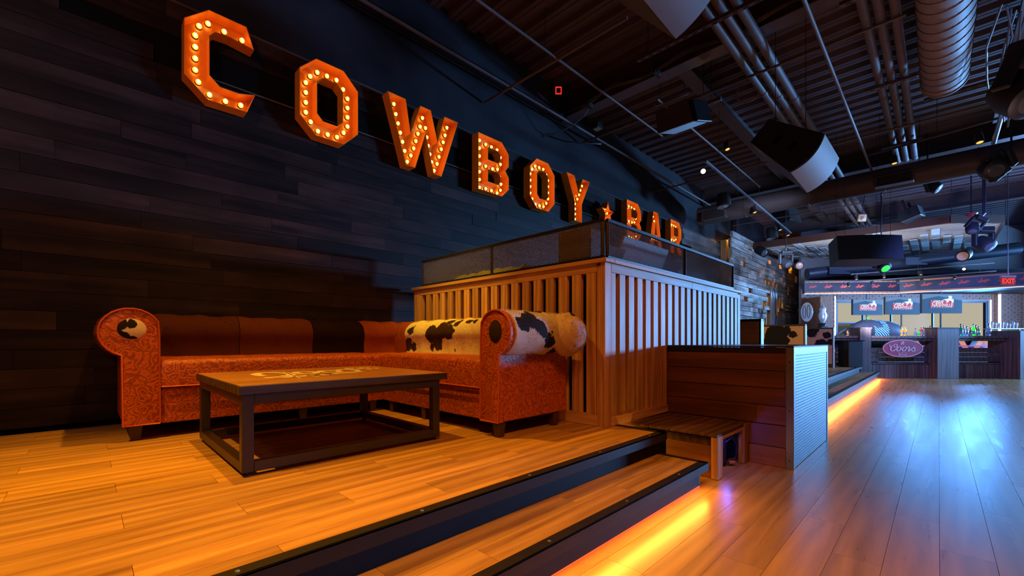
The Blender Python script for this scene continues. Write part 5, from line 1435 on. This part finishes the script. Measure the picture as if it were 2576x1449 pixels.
# sensor box
p = at(2167, 548, 10.2); o = thing('ceiling_sensor', 'orange lit square sensor box hanging under the far pipes', 'sensor', p, (.2,0,PI/4), local=True)
MB().box(-.105,.105,-.03,.03,-.085,.085).build('housing', plain('sensor_shell', (.62,.36,.20), .5), o, bevel=.012)
MB().lathe([(.045,0),(.045,.006),(.03,.012),(.01,.014)], 16, (0,-.03,-.01), Matrix.Rotation(PI/2,3,'X')).build('dome', plain('sensor_dome', (.35,.18,.09), .4), o)
MB().cyl((0,0,.085),(0,0,.7),.01,n=6).build('stem', blk, o)
p = at(1502, 318, 7.7); o = thing('junction_box', 'small junction box with lit underside on the high plaster wall', 'junction box', p, (0,0,0), local=True)
MB().box(-.07,.07,-.09,.09,-.05,.05).build('housing', blk, o, bevel=.006); MB().box(-.05,.05,-.06,.06,-.056,-.05).build('cover', plain('amber_cover', (.50,.30,.16), .5), o)
p = at(1405, 228, 6.9); o = thing('red_indicator', 'small red outlined light high on the dark ceiling edge', 'indicator light', p, (PI/2,0,PI/4), local=True)
MB().prism([[(-.05,-.06),(.05,-.06),(.05,.06),(-.05,.06)],[(-.035,-.045),(.035,-.045),(.035,.045),(-.035,.045)]], 0, .01, flat).build('light_outline', red_out, o)
MB().box(-.06,.06,-.07,.07,-.03,-.001).build('housing', blk, o)

# ------------------------------------------------------------------ track lights, par cans, moving heads
def track(name, label, a, b, spots_, r=.02):
    o = thing(name, label, 'lamp track', a); a = Vector(a); b = Vector(b)
    MB().bar(a, b, .035, .03).build('rail', galv if 'bright' in label else plain('track_rail', (.10,.10,.12), .35, .5), o, bevel=.002)
    for u in (.1, .5, .9): q = a.lerp(b, u); MB().cyl(q, (q.x, q.y, max(5.19 if q.z > 3 else 2.95, q.z+.05)), .004, n=6).build('drop_rod', blk, o)
    return o
def head(p, aim, label, mat, s=1.0, group='small black track spotlights', name='track_spotlight', L_=.15, r=.045):
    "cylindrical spot hanging at p, aim = direction"
    p = Vector(p); d = Vector(aim).normalized(); rot = d.to_track_quat('-Z', 'Y').to_euler()
    o = thing(name, label, 'spotlight', p, rot, group=group, local=True)
    MB().lathe([(.018*s,L_*.55*s),(r*.86*s,L_*.5*s),(r*s,.03*s),(r*s,-L_*.5*s),(r*.88*s,-L_*.5*s),(r*.85*s,-L_*.42*s)], 18).build('can', box_m, o, smooth=40)
    MB().lathe([(r*.80*s,-L_*.43*s),(r*.5*s,-L_*.46*s),(.002,-L_*.47*s)], 16).build('lens', mat, o, smooth=60)
    MB().cyl((0,r*s,.0),(0,r*s+.03,.10*s),.006,n=6).build('yoke', blk, o)
    return o
track('lamp_track', 'bright lamp track above the slat partition carrying the starburst lamp', (1.99,7.1,3.90), (1.83,13.5,3.90), None)
lampdir = (Vector((4.657,0,1))-at(1769,431,7.35))
head(at(1769,431,7.35), lampdir, 'track spotlight glaring straight at the viewer above the word BAR', star_m)
for (px_, py_, dd, mt, lb) in ((1828,368,7.6,lampo_m,'small track spotlight just above the starburst lamp'),(1897,528,9.9,lampo_m,'track spotlight between the duct end and the two big can lights'),(1961,573,11.4,lampo_m,'track spotlight third along the bright track, over the pallet wall'),(1981,587,12.3,lampo_m,'last track spotlight at the far end of the bright track')):
    head(at(px_,py_,dd), (.3,-.2,-1), lb, mt)
for (px_, py_, dd, lb) in ((1820,505,9.6,'big black can light hanging in front of the round duct'),(1941,588,11.6,'big black can light hanging over the pallet wall')):
    head(at(px_,py_,dd), (.1,-.1,-1), lb, plain('pale_reflector', (.60,.55,.55), .2, .8), 1.0, 'big hanging can lights', 'can_light', .30, .15)
p = track('lamp_track', 'long lamp track running out of the picture below the spiral duct', at(2182,392,8.2), at(2600,272,5.9), None)
head(at(2249,402,7.9), (.1,-.2,-1), 'amber track spotlight left on the long track below the spiral duct', lampo_m, 1.1)
head(at(2463,348,6.6), (.1,-.3,-1), 'amber track spotlight right on the long track below the spiral duct', lampo_m, 1.1)
# tracks over the bar
track('lamp_track', 'upper bar lamp track with drop spotlights', at(2140,690,11.4), at(2500,662,11.0), None)
track('lamp_track', 'lower bar lamp track along the bull frieze', at(2122,711,11.3), at(2505,682,10.8), None)
for i, (px_, py_, lb) in enumerate(((2153,699,'leftmost lamp on the upper bar track'),(2223,694,'second lamp on the upper bar track'),(2315,687,'third lamp on the upper bar track'),(2425,677,'bright starburst lamp on the upper bar track'),
                                  (2135,716,'leftmost lamp on the lower bar track'),(2194,712,'second lamp on the lower bar track'),(2258,708,'third lamp on the lower bar track'),(2318,702,'fourth lamp on the lower bar track'),(2401,697,'fifth lamp on the lower bar track'),(2493,690,'last lamp on the lower bar track'))):
    d_ = (Vector((4.657,0,1))-at(px_,py_,11.2)) if i == 3 else Vector((.25,-.3,-1))
    head(at(px_,py_,11.2), d_, lb, star_m if i == 3 else (lampo_m if i in (0,1,2,4,8) else plain('dark_lens', (.1,.1,.12), .2)), .75)
def mover(px_, py_, dd, s, label, rot, col=None):
    o = thing('moving_head', label, 'stage light', at(px_, py_, dd), (rot[0], rot[1], PI/4+rot[2]), group='moving head stage lights', local=True)
    MB().box(-.14*s,.14*s,-.10*s,.10*s,.22*s,.32*s).build('base', box_m, o, bevel=.012*s)
    for sx in (-1, 1): MB().box(sx*.17*s-.02*s,sx*.17*s+.02*s,-.05*s,.05*s,-.06*s,.24*s).build('yoke_arm', box_m, o, bevel=.008*s)
    MB().box(-.18*s,.18*s,-.05*s,.05*s,.19*s,.23*s).build('yoke_bridge', box_m, o, bevel=.008*s)
    MB().lathe([(.06*s,.14*s),(.12*s,.10*s),(.145*s,-.02*s),(.135*s,-.14*s),(.11*s,-.155*s)], 20, (0,0,0), Matrix.Rotation(-.9,3,'X')).build('head', box_m, o, smooth=40)
    MB().lathe([(.105*s,-.150*s),(.06*s,-.165*s),(.002,-.168*s)], 18, (0,0,0), Matrix.Rotation(-.9,3,'X')).build('lens', col or plain('dark_lens', (.1,.1,.12), .2), o, smooth=60)
    MB().cyl((0,0,.32*s),(0,0,.42*s),.02*s,n=8).build('clamp', galv, o)
    up = Euler(o.rotation_euler).to_matrix().inverted() @ Vector((0,0,5.19-o.location.z-.42*s))
    b_ = Vector((0,0,.40*s)); MB().cyl(b_, b_+up, .014, n=6).build('drop_pipe', blk, o)
    return o
mover(2217,668,9.6,.92,'stage light with green lamp under the wide dark loudspeaker',(0,0,0),led_g)
mover(1977,660,11.6,.95,'stage light beside the top of the pallet wall',(0,0,0))
mover(2473,612,9.0,1.05,'dark round stage light hanging at the right end of the canopy',(0,0,0))
mover(2446,572,8.8,.75,'tilted stage light under the corner of the canopy',(.5,.4,0))
mover(2493,425,6.6,1.05,'stage light hanging over the round duct at the right',(.2,.9,.3))
mover(2347,470,8.6,.75,'small stage light seen against the underside of the round duct',(.2,-.6,0))
mover(2560,232,3.9,1.3,'large stage light cut by the right edge of the picture',(.2,.3,.3))
for (px_, py_, dd, s, aim, lb, mt) in ((1915,632,11.0,1.1,(1,-.6,-.7),'black par light aimed away in front of the pallet wall',plain('dark_lens', (.1,.1,.12), .2)),(2008,668,13.4,1.2,(.5,-1,-.2),'par light with warm face at the end of the pallet wall',plain('warm_lens', (.62,.36,.25), .3, es=.25)),(2426,641,9.6,1.2,(-.25,-1,-.35),'par light with warm face below the canopy',plain('warm_lens', (.62,.36,.25), .3, es=.25))):
    head(at(px_,py_,dd), aim, lb, mt, s*1.35, 'par lights', 'par_light', .20, .075)
sdm = thing('smoke_detector', 'red and white detector dome under the deck above the canopy', 'detector', at(2443, 540, 9.6), (0,0,0), local=True)
MB().lathe([(.02,-.05),(.05,-.03),(.10,.0),(.11,.02),(.03,.03)], 18).build('dome', plain('red_dome', (.45,.04,.05), .35), sdm, smooth=50)
MB().cyl((0,0,.03),(0,0,1.4),.012,n=6).build('stem', blk, sdm)
# truss/pipe cluster at the right edge
tr = thing('truss_pipe', 'shiny pipe hung vertically among cables at the right edge', 'pipe', at(2520, 260, 5.2))
MB().cyl(at(2545,200,4.9), at(2500,360,6.4), .028, n=12).build('pipe_run', plain('shiny_pipe', (.30,.33,.42), .25, .8), tr, smooth=60)
for k in range(6):
    a = at(2520+12*k, 10+5*k, 4.4+.05*k); b = at(2490+9*k, 250+14*k, 5.6)
    MB().tube([a, a.lerp(b,.3)+Vector((R.uniform(-.1,.1),0,R.uniform(-.1,.05))), a.lerp(b,.7)+Vector((R.uniform(-.1,.1),0,R.uniform(-.1,.05))), b], .010, 6).build('cable', plain('grey_cable', (.14,.15,.20), .35, .3), tr, smooth=60)
fd = thing('flat_duct', 'flat pale rectangular duct strip beside the cables at the right', 'duct', (5.45, 8, 4.9))
MB().box(5.30,5.62,3.0,10.9,4.68,4.74).build('duct_sheet', plain('pale_duct_sheet', (.17,.16,.21), .4, .4), fd, bevel=.004)

# ------------------------------------------------------------------ sub-parts: hang small pieces on the part they belong to
SUB = {'piping':'arm_front','medallion':'arm_front','fur':'arm_roll','handle_recess':'cabinet','screw':'nosing','lens':'can','diffuser_slots':'diffuser','spiral_seam':'duct_tube','slots':'channel','logo_dots':'logo_block','plug':'cable','dome':'housing'}
bpy.context.view_layer.update()
for o in list(bpy.data.objects):
    k = o.name.split('.')[0]
    if k in SUB and o.parent and o.parent.type == 'EMPTY' and o.location.length < 1e-6:
        c = [q for q in kids(o.parent) if q.name.split('.')[0] == SUB[k] and q.location.length < 1e-6] if k in ('piping','medallion','fur') or True else []
        if c:
            # nearest candidate by mesh centre
            def ctr(q): b = [Vector(v) for v in q.bound_box]; return sum(b, Vector())/8
            best = min(c, key=lambda q: (ctr(q)-ctr(o)).length)
            if k in ('piping','fur') and (ctr(best)-ctr(o)).length > .35: continue
            o.parent = best
